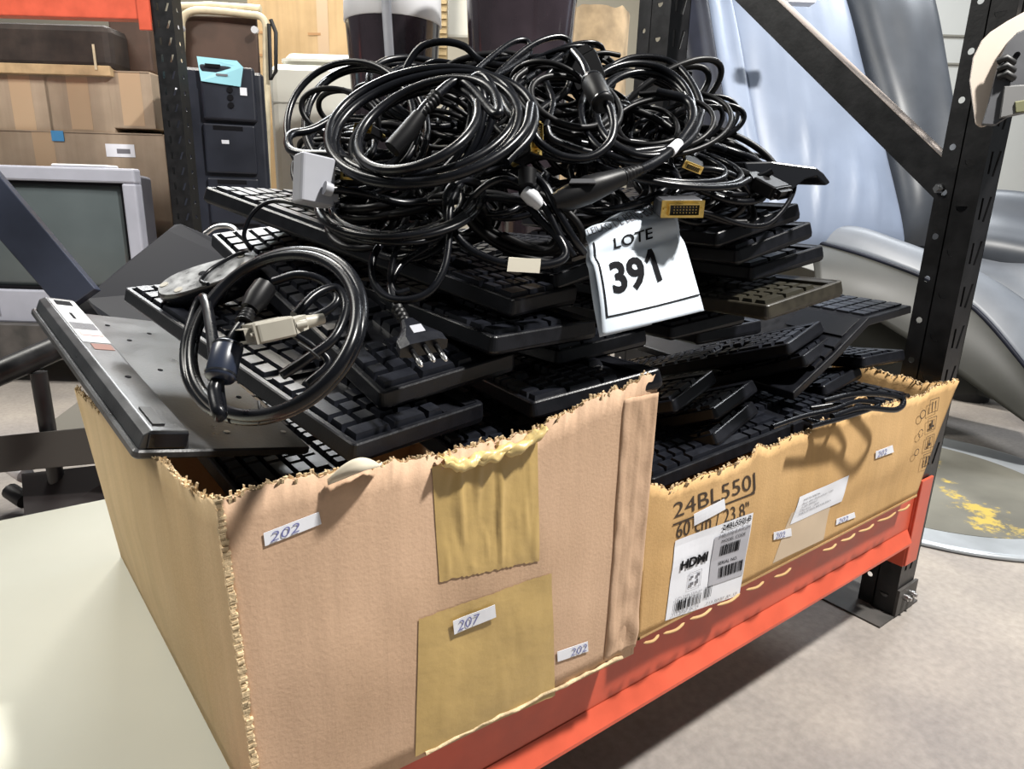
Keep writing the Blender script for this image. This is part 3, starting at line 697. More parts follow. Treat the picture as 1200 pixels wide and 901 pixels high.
KB = [
 ('I', (.190, .456, .580), -77.5, .3, 10.1, 'black keyboard right above the torn curl of the box rim, under the upright coil'),
 ('H', (.233, .495, .606), -86.3, 6.2, 14.3, 'black keyboard with a three-pin mains plug lying on its number keys'),
 ('G', (0.331, 0.472, 0.648), -82, -1, 6, 'black keyboard just left of the 391 paper, below the topmost front one'),
 ('F', (0.366, 0.492, 0.676), -66, -1.6, 12.5, 'topmost of the front keyboards, its corner under the white-labelled cable'),
 ('K', (0.459, 0.529, 0.61), -87, 2.5, 0, 'black keyboard end peeking out directly below the 391 paper'),
 ('J', (0.372, 0.462, 0.583), -104, 8, -5, 'black keyboard with shiny front edge lying just behind the torn rim of the large box'),
 ('L', (.672, .555, .613), -92.7, 4.2, -.6, 'black keyboard sticking out at the lower right corner of the 391 paper'),
 ('L2', (.773, .590, .590), -92.0, 1.8, .3, 'black keyboard just under the one at the lower right corner of the 391 paper'),
 ('M', (.706, .611, .682), -90.6, 1.5, .3, 'black keyboard end right of the 391 paper, level with its digits'),
 ('M2', (.732, .596, .641), -86.5, 3, .2, 'black keyboard end right of the 391 paper, level with its lower border'),
 ('R0', (.752, .566, .770), -80.9, 8.3, -.7, 'topmost keyboard of the right-hand stack, partly under the cable bundle'),
 ('R1', (.664, .493, .735), -95.6, 13.4, .8, 'second keyboard from the top of the right-hand stack, a thin cable across it'),
 ('R2', (.686, .478, .716), -92.5, 12.2, -.7, 'third keyboard from the top of the right-hand stack'),
 ('R3', (.735, .490, .693), -93.7, 9.1, .5, 'fourth keyboard from the top of the right-hand stack'),
 ('R4', (.700, .440, .655), -94.7, 8.6, -1.6, 'brownish keyboard at the bottom of the right-hand stack, facing the rack post'),
 ('T', (.459, .538, .691), -78.1, 8.0, -.5, 'black keyboard that the folded top of the 391 paper rests on'),
 ('S1', (.655, .520, .527), -73.7, 4.2, -19, 'topmost of the tilted keyboards just right of the large box corner'),
 ('S2', (.716, .501, .512), -77.1, 3.8, -23, 'middle one of the tilted keyboards just right of the large box corner'),
 ('S3', (.694, .479, .488), -76.7, 4.1, -27, 'lowest of the tilted keyboards just right of the large box corner'),
 ('S4', (.887, .511, .579), -79.7, 5.9, -20, 'tilted black keyboard left of the palm rest keyboard, uppermost of its pair'),
 ('S5', (.910, .496, .562), -79.8, 5.5, -24, 'tilted black keyboard left of the palm rest keyboard, lower of its pair'),
 ('S6', (.999, .508, .499), -84.1, 3.2, -14, 'slim keyboard with a pale edge under the palm rest keyboard'),
 ('S7', (1.115, .512, .530), -90.2, -1.8, -7.7, 'slim keyboard reaching towards the rack post above the carton flap'),
 ('U1', (.15, .50, .475), -88, 0, 2, 'keyboard in the shade behind the left end of the large box rim'),
 ('U2', (.30, .48, .540), -93, 0, 2, 'keyboard deep behind the middle of the large box rim'),
 ('V1', (1.00, .470, .482), 0, 0, -3, 'keyboard lying lengthwise just behind the ragged rim of the ochre carton'),
 ('V2', (1.23, .475, .46), 2, 0, -1, 'keyboard lying lengthwise at the post end of the ochre carton'),
 ('R5', (.545, .60, .70), -88, 4, 0, 'black keyboard behind the folded top of the 391 paper under the gold connector'),
]
NG = {'U1', 'U2'}
base = make_keyboard(KB[0][5], GK)
brn = None
for i, (k, A, rz, rx, ry, lab) in enumerate(KB):
    if i == 0: o = base
    elif k == 'R4':
        o = make_keyboard(lab, GK, M_CASEB, mat('key_brownish', (.028, .025, .016), .4))
    else: o = copy_tree(base)
    o['label'] = lab
    pose(o, A, rz, rx, ry)
# upside-down keyboard with the battery spine, hanging over the left wall
ud = empty('keyboard', (0, 0, 0), 'upturned keyboard hanging over the left side of the large box, stickers on its underside', 'keyboard')
UW = .168
b = MB(); b.rbox((0, 0, 0), (KL, UW, .0085), .006, 4, .0018); b.build('case', M_CASEG, ud, world=False)
b = MB(); x0, x1 = .006, KL-.003
b.prism([(x0, .004, .0086), (x0, .046, .0086), (x0, .043, .026), (x0, .012, .026), (x0, .006, .022)], (x1-x0, 0, 0)); sp = b.build('spine', M_CASEG, ud, world=False, bevel=.0012)
MB().box((KL-.0045, .010, .010), (KL-.001, .043, .0245)).build('end_cap', M_GLOSS, ud, world=False, bevel=.001)
def flat(name, x0, y0, x1, y1, z, m, par=ud, h=.0004):
    return MB().box((x0, y0, z), (x1, y1, z+h)).build(name, m, par, world=False)
flat('sticker', .015, .014, .19, .042, .0262, mat('silver_sticker', (.50, .51, .52), .35))
z = .0268
flat('print_patch', .02, .018, .04, .036, z, M_INK); flat('print_patch', .075, .024, .10, .027, z, M_INK)
fbx = lambda u, v: Vector((.115+.03*u, .015+.026*v, z))
rects('barcode', fbx, [(i*.06, 0, i*.06+.03, 1) for i in range(16)], M_GINK, ud)
flat('print_patch', .150, .018, .166, .040, z, mat('red_print', (.55, .30, .28), .5))
flat('sticker_scrap', .195, .020, .215, .040, .0262, mat('torn_red_brown', (.20, .10, .08), .7))
flat('rubber_foot', .385, .016, .425, .026, .0262, M_RUB, h=.0015); flat('rubber_foot', .02, .150, .05, .160, .0086, M_RUB, h=.002)
for x, y in ((.30, .03), (.11, .085), (.22, .088), (.07, .12), (.19, .128), (.33, .10), (.30, .148), (.40, .095), (.40, .155), (.05, .075)):
    zz_ = .0262 if y < .046 else .0087
    MB().tube([(x, y, zz_), (x, y, zz_+.0006)], .003, 10).build('screw', M_INK if x != .40 else M_BOLT, ud, world=False)
flat('print_patch', .235, .105, .285, .135, .0087, mat('grey_label', (.10, .10, .105), .5))
for i in range(6): flat('key', .10+.045*i, UW-.001, .14+.045*i, UW+.012, -.004, mat('key_light_edge', (.05, .05, .055), .2), h=.006)
pose(ud, (.060, .616, .560), -83.4, -13, 8.5)
# bent keyboard with a palm rest leaning against the post side
erg = empty('keyboard', (1.05, .5, .55), 'black keyboard with a bent palm rest and flat chiclet keys next to the rack post', 'keyboard')
e0, e1, e2 = ONY(930, 470, .50), ONY(1018, 382, .50), ONY(1068, 367, .50)
dy = Vector((.06, .40, 0))
b = MB(); up = Vector((-.0085, 0, .0085))
P = [e0, e0.lerp(e1, .5)+Vector((.004, 0, -.002)), e1, e2]; T_ = Vector((-.004, 0, .013))
b.prism(P+[p+T_ for p in P[::-1]], dy); b.build('case', M_CASE, erg, bevel=.002)
q0, q1 = e1+T_+Vector((0, .01, .0005)), e2+T_+Vector((0, .01, .0005))
for i in range(14):
    for j in range(5):
        s_ = q0.lerp(q1, .06+.18*j)+dy*((i+.1)/14*.95); d1 = (q1-q0)*.155; d2 = dy/14*.82*.95
        nn = d1.cross(d2).normalized(); nn = nn if nn.z > 0 else -nn
        MB().prism([s_, s_+d1, s_+d1+d2, s_+d2], nn*.003).build('key', M_KEY, erg)
w0, w1 = e0.lerp(e1, .72)+T_*1.02, e0.lerp(e1, .97)+T_*1.02
MB().prism([w0+dy*.03, w1+dy*.03, w1+dy*.30, w0+dy*.30], Vector((-.0004, 0, .0008))).build('touch_pad', M_GLOSS, erg)
for j in range(3):
    s_ = e0.lerp(e1, .30+.13*j)+T_; d1 = (e1-e0)*.10
    MB().prism([s_+dy*.01, s_+d1+dy*.01, s_+d1+dy*.06, s_+dy*.06], Vector((-.004, 0, .004))).build('key', M_KEY, erg)
# ------------------------------------------------------------------ the lot paper with its number
tagp = empty('lot_paper', (.52, .47, .68), 'white folded paper tag printed LOTE 391 draped over the keyboards', 'paper tag')
c00, c10, c11, c01 = AT(706, 393, .625), AT(825, 364, .665), AT(793, 254, .690), AT(688, 285, .650)
hang = bil(c00, c10, c11, c01)
tn = (c10-c00).cross(c01-c00).normalized(); tn = -tn if tn.dot(CF) > 0 else tn
b01, b11 = AT(680, 279, .675), AT(752, 236, .745)
def sheet(u, v, lift=0):                # v 0..1 hanging face, 1..1.25 folded back over the keyboard
    if v <= 1:
        p = hang(u, v); k = .003*math.sin(PI*v)*math.cos(u*5)+.0045*math.exp(-((u-.0)/.12)**2)*math.sin(PI*v*.9)-.004*math.exp(-((v-.82)/.07)**2)
        return p+tn*(k+lift)
    t = (v-1)/.25; q = c01.lerp(c11, u); e = b01.lerp(b11, u)+Vector((0, 0, .004))
    p = q.lerp(e, t)+Vector((0, 0, .006*math.sin(PI*t)+.0015*math.sin(u*14)*t)); return p+(tn*(1-t)+Vector((0, 0, 1))*t)*lift
MB().grid(lambda u, v: sheet(u, v*1.25), 24, 40).build('sheet', M_TAG, tagp, solid=.0005)
# second layer of the folded sheet seen at the left edge
MB().grid(lambda u, v: sheet(u*.5-.035*math.sin(PI*(.1+v*.85)), v*.98, -.004-.003*math.sin(PI*v)), 10, 20).build('sheet', M_TAG, tagp, solid=.0005)
sh2 = lambda u, v: sheet(u, v, .0012)
def strip_on(fn, u0, v0, u1, v1, n, m, nm='border_line'):
    b = MB(); b.grid(lambda a, c: fn(u0+(u1-u0)*(a if abs(u1-u0) > abs(v1-v0) else c), v0+(v1-v0)*(c if abs(u1-u0) > abs(v1-v0) else a)), n, 1, False)
    return b.build(nm, m, tagp)
strip_on(sh2, .045, .155, .995, .170, 20, M_INK); strip_on(sh2, .045, .155, .062, .98, 20, M_INK)
ln = print_on('lot_number', '39', sh2, .16, .37, .53, .72, M_INK, tagp, bold=.03)
b = MB()
for P in ([(.635, .40), (.685, .41), (.660, .76), (.615, .76)], [(.555, .655), (.575, .615), (.625, .68), (.615, .76)]):
    fq = bil(*[Vector((a, c, 0)) for a, c in P]); b.grid(lambda u, v: (lambda q: sh2(q.x, q.y))(fq(u, v)), 3, 6, False)
b.build('lot_number', M_INK, tagp)
print_on('lot_word', 'LOTE', sh2, .27, .86, .70, .965, M_INK, tagp, bold=.01)
print_on('heading', 'LEILAO DE BENS EURO', sh2, .03, 1.05, .93, 1.13, M_GINK, tagp)
# ------------------------------------------------------------------ plugs
def plug_dvi(par, M, body=M_CABLE2, shell=M_GOLD, s=1.0, pins=True):
    """local: y = out of the plug, z = up, x = across; face at origin"""
    b = MB(); b.rbox((-.0185*s, -.030*s, -.0075*s), (.0185*s, -.001*s, .0075*s), .003*s, 3, .0015*s)
    b.prism([(-.0185*s, -.029*s, -.006*s), (.0185*s, -.029*s, -.006*s), (.008*s, -.042*s, -.005*s), (-.008*s, -.042*s, -.005*s)], (0, 0, .011*s))
    o = b.xf(M).build('plug_body', body, par)
    b = MB(); b.box((-.0185*s, -.001*s, -.0072*s), (.0185*s, .0006*s, .0072*s))
    x, z, t = .0125*s, .0042*s, .0007*s
    for (a, c) in (((-x-t, .0006*s, -z-t), (x+t, .006*s, -z)), ((-x-t, .0006*s, z), (x+t, .006*s, z+t)), ((-x-t, .0006*s, -z), (-x, .006*s, z)), ((x, .0006*s, -z), (x+t, .006*s, z))): b.box(a, c)
    b.xf(M).build('plug_shell', shell, o)
    b = MB().box((-x, .0007*s, -z), (x, .0025*s, z)); b.xf(M).build('insert', M_RUB, o)
    if pins:
        b = MB()
        for i in range(8):
            for j in (-1, 0, 1): b.box((-.0108*s+i*.0027*s, .0024*s, j*.0024*s-.0004*s), (-.0101*s+i*.0027*s, .0042*s, j*.0024*s+.0004*s))
        b.xf(M).build('pins', shell, o)['kind'] = 'stuff'
    for sx in (-1, 1):
        b = MB(); b.tube([(sx*.0158*s, -.03*s, 0), (sx*.0158*s, -.038*s, 0)], .0032*s, 8); b.tube([(sx*.0158*s, .0005*s, 0), (sx*.0158*s, .003*s, 0)], .0016*s, 8); b.xf(M).build('thumb_screw', shell, o)
    b = MB(); b.tube([(0, -.041*s, 0), (0, -.049*s, 0), (0, -.058*s, 0)], [.0058*s, .0048*s, .0042*s], 10)
    b.xf(M).build('strain_relief', body, o)
    return o
def ferrite(par, p, q, r=.0095, m=M_CABLE2):
    p, q = Vector(p), Vector(q); d = (q-p)
    b = MB(); P = [p, p+d*.04, p+d*.10, p+d*.90, p+d*.96, q]; b.tube(P, [r*.55, r*.9, r, r, r*.9, r*.55], 18)
    o = b.build('ferrite_bead', m, par); n = d.normalized()
    for t in (.12, .86): MB().tube([p+d*t, p+d*t+n*.0015], r*1.03, 18).build('seam', M_GLOSS, o)
    return o
def relief(par, p, q, r=.0065, n=6, m=M_CABLE2):
    p, q = Vector(p), Vector(q); d = q-p; P = []; R = []
    for i in range(n*4+1):
        t = i/(n*4); P.append(p+d*t); R.append(r*(1-.35*t)*(1 if i % 4 < 2 else .82))
    return MB().tube(P, R, 12).build('strain_relief', m, par)
def wrap(par, p, q, m, r=.0052, nm='label_band'):
    return MB().tube([p, q], r, 12).build(nm, m, par)
# ------------------------------------------------------------------ cables
GC = 'thin black cable loops tangled in the heap'
def cable(label, pts, r=.0036, m=M_CABLE, sub=8, group=None, closed=False, n=8):
    P = cr(pts, sub); o = MB().tube(P, r, n).build('cable', m)
    tag(recentre(o), label, 'cable', group); return o
def px(L, sub=8): return [AT(*q) for q in L]
def loop(cx, cy, rx, ry, rot, d, da, turns, jit, seed, t0=0, slope=0, tail=None):
    """hand-wound coil: ellipse seen at (cx, cy), its far side da further away"""
    rnd = random.Random(seed); n = int(turns*14); out = []; ph = [rnd.uniform(0, 6.28) for _ in range(6)]
    for i in range(n+1):
        t = t0+2*PI*i/14; k = i/14
        g = 1+jit*math.sin(k*2.1+ph[0])+jit*.5*math.sin(k*5.3+ph[1])
        ox = jit*rx*math.sin(k*1.7+ph[2])*.8; oy = jit*ry*math.sin(k*1.3+ph[3])*.8
        x, y = rx*g*math.cos(t), ry*g*math.sin(t); c, s_ = math.cos(rot), math.sin(rot)
        out.append(AT(cx+ox+x*c-y*s_, cy+oy+x*s_+y*c+slope*k, d-da*math.sin(t)+jit*.12*math.sin(k*2.9+ph[4])))
    return out
R_ = math.radians
# big coil in front of the heap
def coil_front():
    pts = loop(500, 150, 113, 62, R_(-12), .62, .055, 3.2, .07, 3)
    o = cable('thick glossy cable wound in a wide coil at the front left of the heap', pts, .0042, n=10); return o
coil_front()
o = cable('thick cable with a ribbed end forming the inner loop of the wide front coil', loop(492, 150, 82, 44, R_(-24), .60, .05, 2.1, .09, 12)+px([(540, 95, .63), (505, 118, .60), (480, 150, .585)]), .0043, n=10)
relief(o, AT(512, 113, .603), AT(492, 135, .592), .0072)
b = MB(); b.tube(px([(492, 135, .592), (478, 155, .588), (460, 175, .584)]), [.0066, .0085, .0085], 10); b.build('plug_body', M_CABLE2, o)
cable('cable bundle arching up at the far left of the heap, over the grey adapter', loop(420, 150, 70, 68, R_(-25), .72, .05, 3.3, .10, 21), .0038)
cable('single cable loop jutting out at the far left beside the grey adapter', px([(470, 100, .74), (420, 120, .72), (370, 150, .68), (342, 157, .66), (338, 172, .64), (352, 180, .625), (395, 183, .61), (450, 200, .60), (520, 205, .60), (590, 180, .61), (610, 140, .63)]), .0040)
cable('cable running in nested arcs below the wide front coil', loop(470, 235, 88, 40, R_(-4), .64, .06, 3.4, .11, 31), .0034)
cable('cable wound in flat loops right under the grey adapter', loop(455, 255, 66, 26, R_(4), .66, .06, 2.6, .12, 37), .0030)
# inner strands inside the coil
for i, (a, lab) in enumerate((((548, 120), 'cable strand falling steeply inside the wide front coil, leftmost of three'), ((562, 118), 'cable strand falling steeply inside the wide front coil, middle of three'), ((574, 112), 'cable strand falling steeply inside the wide front coil, rightmost of three'))):
    x, y = a; cable(lab, px([(x-28, y-14, .66), (x-10, y-24, .645), (x+4, y-6, .63), (x+2, y+28, .625), (x-12, y+62, .625), (x-40, y+92, .63)]), .0040)
# arch on the top left
cable('cable arching highest at the top left of the heap', px([(470, 100, .80), (478, 75, .80), (494, 55, .80), (520, 49, .80), (545, 55, .80), (565, 72, .80), (600, 78, .79), (640, 70, .78)]), .0044)
cable('thin cable lying behind the wide front coil along the heap crest', px([(485, 85, .82), (510, 72, .82), (545, 76, .82), (590, 70, .80), (640, 66, .80), (690, 70, .80)]), .0034)
# narrow tied hanks running to the crest
for i, (q, lab) in enumerate((
    ([(555, 118, .70), (590, 80, .76), (625, 52, .80), (655, 43, .82), (668, 52, .82), (650, 70, .79), (600, 98, .74), (560, 130, .70)], 'narrow cable hank rising to the crest of the heap, uppermost'),
    ([(540, 100, .72), (575, 68, .77), (600, 50, .80), (617, 48, .81), (620, 62, .80), (600, 78, .77), (570, 95, .73)], 'short pointed cable loop at the crest, left of the tallest hank'),
    ([(575, 130, .68), (610, 98, .72), (650, 74, .77), (678, 70, .79), (690, 84, .78), (668, 104, .74), (640, 122, .71), (610, 150, .67)], 'cable hank just below the uppermost one, bent back at its tip'),
    ([(600, 160, .66), (635, 128, .69), (662, 108, .72), (668, 85, .74), (655, 78, .75), (640, 92, .74), (648, 120, .70), (640, 150, .67)], 'cable loop crossing below the tall hanks in the middle of the heap'))):
    cable(lab, px(q), .0036)
# ferrite cable
o = cable('cable with a black ferrite bead hanging in a U in the middle of the heap', px([(672, 60, .73), (683, 74, .70), (690, 90, .675), (703, 110, .655), (715, 128, .64), (719, 150, .63), (712, 170, .62), (690, 185, .612), (660, 184, .61), (635, 170, .615), (618, 148, .62), (600, 135, .64), (585, 110, .68)]), .0042, n=10)
ferrite(o, AT(692, 92, .668), AT(708, 124, .645), .0115)
M_ = frame(AT(676, 66, .735), camdir(-.4, .75, -.3), camdir(0, .3, -1)); plug_dvi(o, M_, M_CABLE2, M_CABLE2, 1.1, False)
# right-hand coil
cable('cable wound in a round coil on the right side of the heap', loop(752, 130, 60, 52, R_(6), .73, .06, 3.4, .09, 41), .0040, n=10)
cable('cable bundle sweeping over the back of the right-hand coil', px([(690, 118, .80), (700, 90, .83), (740, 68, .85), (785, 72, .85), (812, 100, .82), (822, 135, .78), (800, 165, .74), (740, 178, .70), (680, 168, .68)]), .0042)
cable('cable of the right-hand coil trailing off towards the right stack', px([(800, 110, .75), (815, 140, .74), (800, 168, .72), (760, 176, .70), (700, 180, .68), (650, 165, .66), (640, 150, .66)]), .0042)
cable('cable running flat beneath the right-hand coil', loop(770, 190, 95, 22, R_(10), .74, .06, 2.3, .12, 47), .0036)
cable('bundled cable arcs at the right shoulder of the heap, beside the rack brace', loop(845, 205, 52, 24, R_(20), .80, .05, 3.6, .12, 53), .0040)
cable('cable lying across the right shoulder towards the black end plug', px([(770, 150, .80), (820, 165, .82), (860, 178, .83), (888, 190, .82), (905, 212, .80), (918, 225, .79)]), .0046)
cable('thin cable curving over the tip of the right-hand stack', px([(845, 190, .86), (870, 181, .87), (892, 183, .88), (910, 193, .87), (930, 210, .84), (925, 235, .80), (900, 262, .77), (870, 263, .755), (830, 250, .74), (800, 246, .73)]), .0030)
# power lead with big kettle plug
o = cable('mains lead with a thick ribbed kettle plug lying above the 391 paper', px([(742, 203, .63), (765, 192, .65), (785, 178, .67), (800, 162, .69), (812, 140, .71), (805, 118, .73), (770, 108, .74)]), .0050, n=10)
relief(o, AT(728, 208, .622), AT(750, 199, .636), .0085, 5)
b = MB(); b.tube(px([(648, 238, .600), (664, 233, .603), (690, 222, .608), (712, 214, .615), (728, 208, .622)]), [.008, .0115, .0130, .0105, .0085], 12); b.build('plug_body', M_CABLE2, o, bevel=0)
MB().xf(Matrix()).hexa([frame(AT(682, 214, .598), CR, CU) @ Vector(v) for v in ((-.006, -.012, -.002), (.006, -.012, -.002), (.006, .012, -.002), (-.006, .012, -.002), (-.005, -.010, .002), (.005, -.010, .002), (.005, .010, .002), (-.005, .010, .002))]).build('label_plate', M_DGREY, o)
wrap(o, AT(785, 178, .669), AT(795, 169, .681), M_PAPER, .0058)
# white-labelled cable hanging in front
o = cable('cable carrying a white paper label, hanging above the topmost front keyboard', px([(560, 215, .64), (540, 212, .62), (524, 228, .605), (527, 262, .60), (548, 290, .595), (580, 306, .59), (612, 311, .588), (645, 310, .59), (662, 300, .595), (655, 280, .60), (632, 256, .61), (622, 236, .615), (640, 205, .625)]), .0040, n=10)
wrap(o, AT(596, 309.5, .589), AT(633, 312, .589), mat('label_cream', (.62, .58, .48), .6), .0062)
MB().hexa([AT(x, y, d) for x, y, d in ((594, 318, .581), (632, 320, .581), (632, 320, .583), (594, 318, .583), (596, 302, .583), (634, 303, .583), (634, 303, .585), (596, 302, .585))]).build('paper_label', mat('label_cream', (.62, .58, .48), .6), o)
cable('long cable loop dangling down over the front keyboards beside the coiled lead', px([(545, 205, .63), (528, 240, .60), (526, 280, .59), (520, 315, .58), (503, 342, .572), (475, 352, .57), (450, 346, .575), (437, 325, .585), (440, 295, .60), (465, 272, .62), (500, 262, .63)]), .0036)
cable('thinner loop inside the dangling cable loop over the front keyboards', px([(490, 260, .62), (468, 285, .60), (458, 318, .59), (462, 342, .582), (480, 340, .585)]), .0028)
o = cable('cable rising to a round black connector beside the mains plug', px([(534, 262, .63), (560, 225, .615), (590, 210, .61), (618, 222, .605), (640, 245, .60), (655, 275, .60), (672, 300, .605)]), .0034)
MB().tube(px([(618, 200, .60), (618, 218, .598)]), [.0085, .0078], 14).build('round_connector', M_CABLE2, o)
b = MB(); b.tube(px([(614, 224, .60), (624, 232, .60), (634, 242, .602)]), [.006, .0075, .005], 8); b.build('crumpled_label', mat('label_white2', (.55, .57, .6), .5), o)
cable('cable slipping from the round black connector down to the paper', px([(625, 205, .61), (640, 220, .605), (655, 250, .60), (672, 280, .605), (684, 296, .62)]), .0040)
cable('cable lying straight across between front coil and round connector', px([(480, 240, .66), (530, 236, .65), (580, 232, .64), (620, 238, .63), (650, 246, .63)]), .0036)
# power lead with three-pin plug
o = cable('mains lead ending in a black three-pin plug on the number keys', px([(500, 290, .62), (470, 310, .60), (458, 335, .585), (463, 358, .572), (472, 376, .563)]), .0036)
pm = frame(AT(497, 408, .535), camdir(.42, -.55, -.55), camdir(.1, .8, -.6))
relief(o, AT(466, 362, .570), AT(480, 384, .556), .0062, 5)
b = MB(); b.rings([[pm @ Vector((x*w_, y, z*h)) for x, z in ((-1, -.6), (-.6, -1), (.6, -1), (1, -.6), (1, .6), (.6, 1), (-.6, 1), (-1, .6))] for y, w_, h in ((-.036, .006, .005), (-.024, .010, .0065), (-.010, .020, .0075), (0, .0205, .007))], smooth=False)
b.build('plug_body', M_KEY, o, bevel=.001)
MB().box((-.006, -.022, .0068), (.004, -.012, .0078)).xf(pm).build('rating_plate', M_GREYP, o)
for x, z in ((-.0105, 0), (0, .002), (.0105, 0)):
    b = MB(); b.tube([(x, 0, z), (x, .012, z)], .0024, 8); b.xf(pm).build('pin_sleeve', M_CABLE2, o)
    b = MB(); b.tube([(x, .012, z), (x, .0185, z), (x, .020, z)], [.0022, .0022, .0012], 8); b.xf(pm).build('pin', M_STEEL, o)
# coiled display lead front left
o = cable('thick glossy display lead coiled upright at the front left, with ferrite bead and grey plug', loop(320, 392, 112, 84, R_(-42), .475, .06, 2.35, .035, 61, t0=R_(150))+px([(258, 480, .425), (251, 458, .43), (258, 440, .437), (264, 420, .445), (275, 395, .45), (290, 372, .46), (300, 350, .475)]), .0043, n=12)
ferrite(o, AT(257, 446, .434), AT(268, 402, .447), .0098, mat('blue_black_bead', (.02, .026, .045), .3))
relief(o, AT(286, 378, .455), AT(293, 362, .463), .0062, 4)
b = MB(); b.tube(px([(293, 362, .463), (301, 350, .468), (311, 335, .475)]), [.0065, .0085, .0080], 8); b.build('plug_body', M_CABLE2, o)
M_ = frame(AT(291, 392, .445), camdir(-.75, -.25, -.55), camdir(-.25, .9, -.25)); plug_dvi(o, M_, M_BEIGEP, M_BEIGEP, .92, False)
for q0, q1 in (((303, 470), (303, 496)), ((350, 402), (374, 420))):
    MB().tube(px([(q0[0], q0[1], .43), ((q0[0]+q1[0])/2+2, (q0[1]+q1[1])/2, .425), (q1[0], q1[1], .432)]), .0010, 6).build('cable_tie', M_RUB, o)
cable('cable of the grey plug turning away inside the upright coil', px([(345, 370, .50), (370, 345, .52), (395, 338, .53), (405, 360, .52), (392, 395, .50), (360, 420, .49), (330, 440, .48)]), .0038)
cable('cable folded in short bends in the shade of the upright coil', px([(320, 330, .56), (350, 322, .56), (380, 330, .56), (395, 352, .55), (370, 372, .54), (340, 385, .53), (365, 405, .53), (385, 425, .53), (360, 450, .52)]), .0036)
# grey square adapter
o = cable('light grey square plug adapter standing at the left of the heap, on its short lead', px([(388, 222, .585), (400, 223, .59), (430, 228, .60), (470, 238, .62), (500, 236, .63)]), .0038)
am = frame(AT(368, 212, .59), camdir(.75, 0, .66), camdir(-.10, .97, -.2))
b = MB(); b.rbox((-.010, -.016, -.021), (.010, .016, .021), .003, 3, .0015); b.xf(am).build('adapter_body', M_GREYP, o)
b = MB(); b.rbox((-.006, .006, -.016), (-.0125+.022, .020, -.002), .002, 3, .001); b.xf(am).build('side_lug', M_GREYP, o)
b = MB(); b.tube([(-.004, .012, .008), (-.018, .012, .008)], .0036, 8); b.tube([(-.004, .012, -.012), (-.018, .012, -.012)], .0036, 8); b.xf(am).build('thumb_screw', M_GREYP, o)
b = MB(); b.tube([AT(380, 220, .580), AT(389, 223, .584)], [.0062, .0055], 12); b.build('strain_relief', M_GREYP, o)
# gold connectors
for (x, y, d, fw, up, s_, lab, tail) in (
    (800, 245, .655, camdir(.05, -.45, -1), camdir(0, 1, -.35), 1.15, 'cable with a gold-faced video plug lying right above the corner of the 391 paper', [(795, 222, .72), (790, 200, .74), (760, 190, .75)]),
    (628, 160, .650, camdir(.6, .1, -.75), camdir(-1, .05, -.6), .95, 'cable with a gold-faced video plug standing on edge in the middle of the heap', [(612, 158, .70), (590, 150, .72), (570, 170, .73)]),
    (413, 205, .600, camdir(-.2, -.1, -1), camdir(.1, 1, 0), .62, 'cable with a small gold-faced plug next to the grey adapter', [(420, 205, .65), (450, 210, .68), (480, 215, .70)]),
    (812, 196, .74, camdir(-.2, -.6, -.8), camdir(.3, .8, 0), .6, 'cable with a small half-hidden gold plug under the right-hand coil', [(815, 180, .78), (830, 170, .80), (850, 175, .82)]),
    (425, 150, .66, camdir(-.5, 0, -1), camdir(.3, 1, 0), .6, 'cable with a small gold plug glinting inside the left bundle', [(430, 150, .70), (450, 155, .72), (470, 165, .74)])):
    M_ = frame(AT(x, y, d), fw, up); e = M_ @ Vector((0, -.055*s_, 0))
    o = cable(lab, [e]+px(tail), .0036); plug_dvi(o, M_, M_DGREY if s_ > 1 else M_CABLE2, M_GOLD, s_)
# black end plug hooked at the tip of the right stack, and the curved bracket beside it
o = cable('cable with a bulky black plug resting on the tip of the right-hand stack', px([(838, 200, .80), (866, 212, .79), (893, 206, .775), (905, 200, .77)]), .0042)
M_ = frame(AT(915, 226, .760), camdir(.65, -.6, -.5), camdir(.3, .6, -.6)); plug_dvi(o, M_, M_CABLE2, M_CABLE2, 1.0, False)
brk = empty('plastic_bracket', AT(930, 205, .86), 'black curved plastic stand foot with a pale glossy top on the right-hand stack', 'stand foot')
sec = px([(872, 190, .80), (905, 189, .80), (957, 196, .80), (966, 203, .80), (974, 214, .80), (968, 218, .80), (957, 207, .80), (944, 210, .80), (930, 222, .80), (912, 226, .80), (880, 214, .80)])
MB().prism(sec, Vector((.03, .14, .004))).build('foot_shell', M_GLOSS, brk, bevel=.002)
MB().prism(px([(905, 190.5, .802), (940, 195, .802), (952, 198, .802), (925, 204, .802)]), Vector((.02, .10, .003))).build('top_face', M_CASE, brk)
# thin mouse lead over the mouse
mo = empty('computer_mouse', (.2, .7, .65), 'upturned black computer mouse with a glare-painted base, lying on the keyboards at the left', 'mouse')
mc0, mc1 = AT(183, 340, .725), AT(303, 303, .735)
mx = (mc1-mc0).normalized(); mup = Vector((-.22, -.36, 1)); mup = (mup-mx*mup.dot(mx)).normalized(); my = mup.cross(mx)
MM = Matrix((mx, my, mup)).transposed().to_4x4(); MM.translation = (mc0+mc1)*.5
Lm = (mc1-mc0).length/2
def mloop(k, z, dy=0): return [MM @ Vector((Lm*k*math.cos(t), (.031+.004*math.cos(2*t)-.003*math.cos(t))*k*math.sin(t)+dy, z)) for t in [2*PI*i/28 for i in range(28)]]
MB().rings([mloop(.55, -.032), mloop(.85, -.022), mloop(.98, -.010), mloop(1.0, -.003), mloop(.97, 0)], smooth=True).build('shell', M_GLOSS, mo)
MB().rings([mloop(.955, 0), mloop(.95, .0012)], smooth=False).build('base_plate', mat('mouse_base_glare', (.26, .265, .27), .28, ns=60, na=.5, bump=.04, bs=300, spec=.7), mo)  # black underside coloured mid-grey, glare put into the base colour
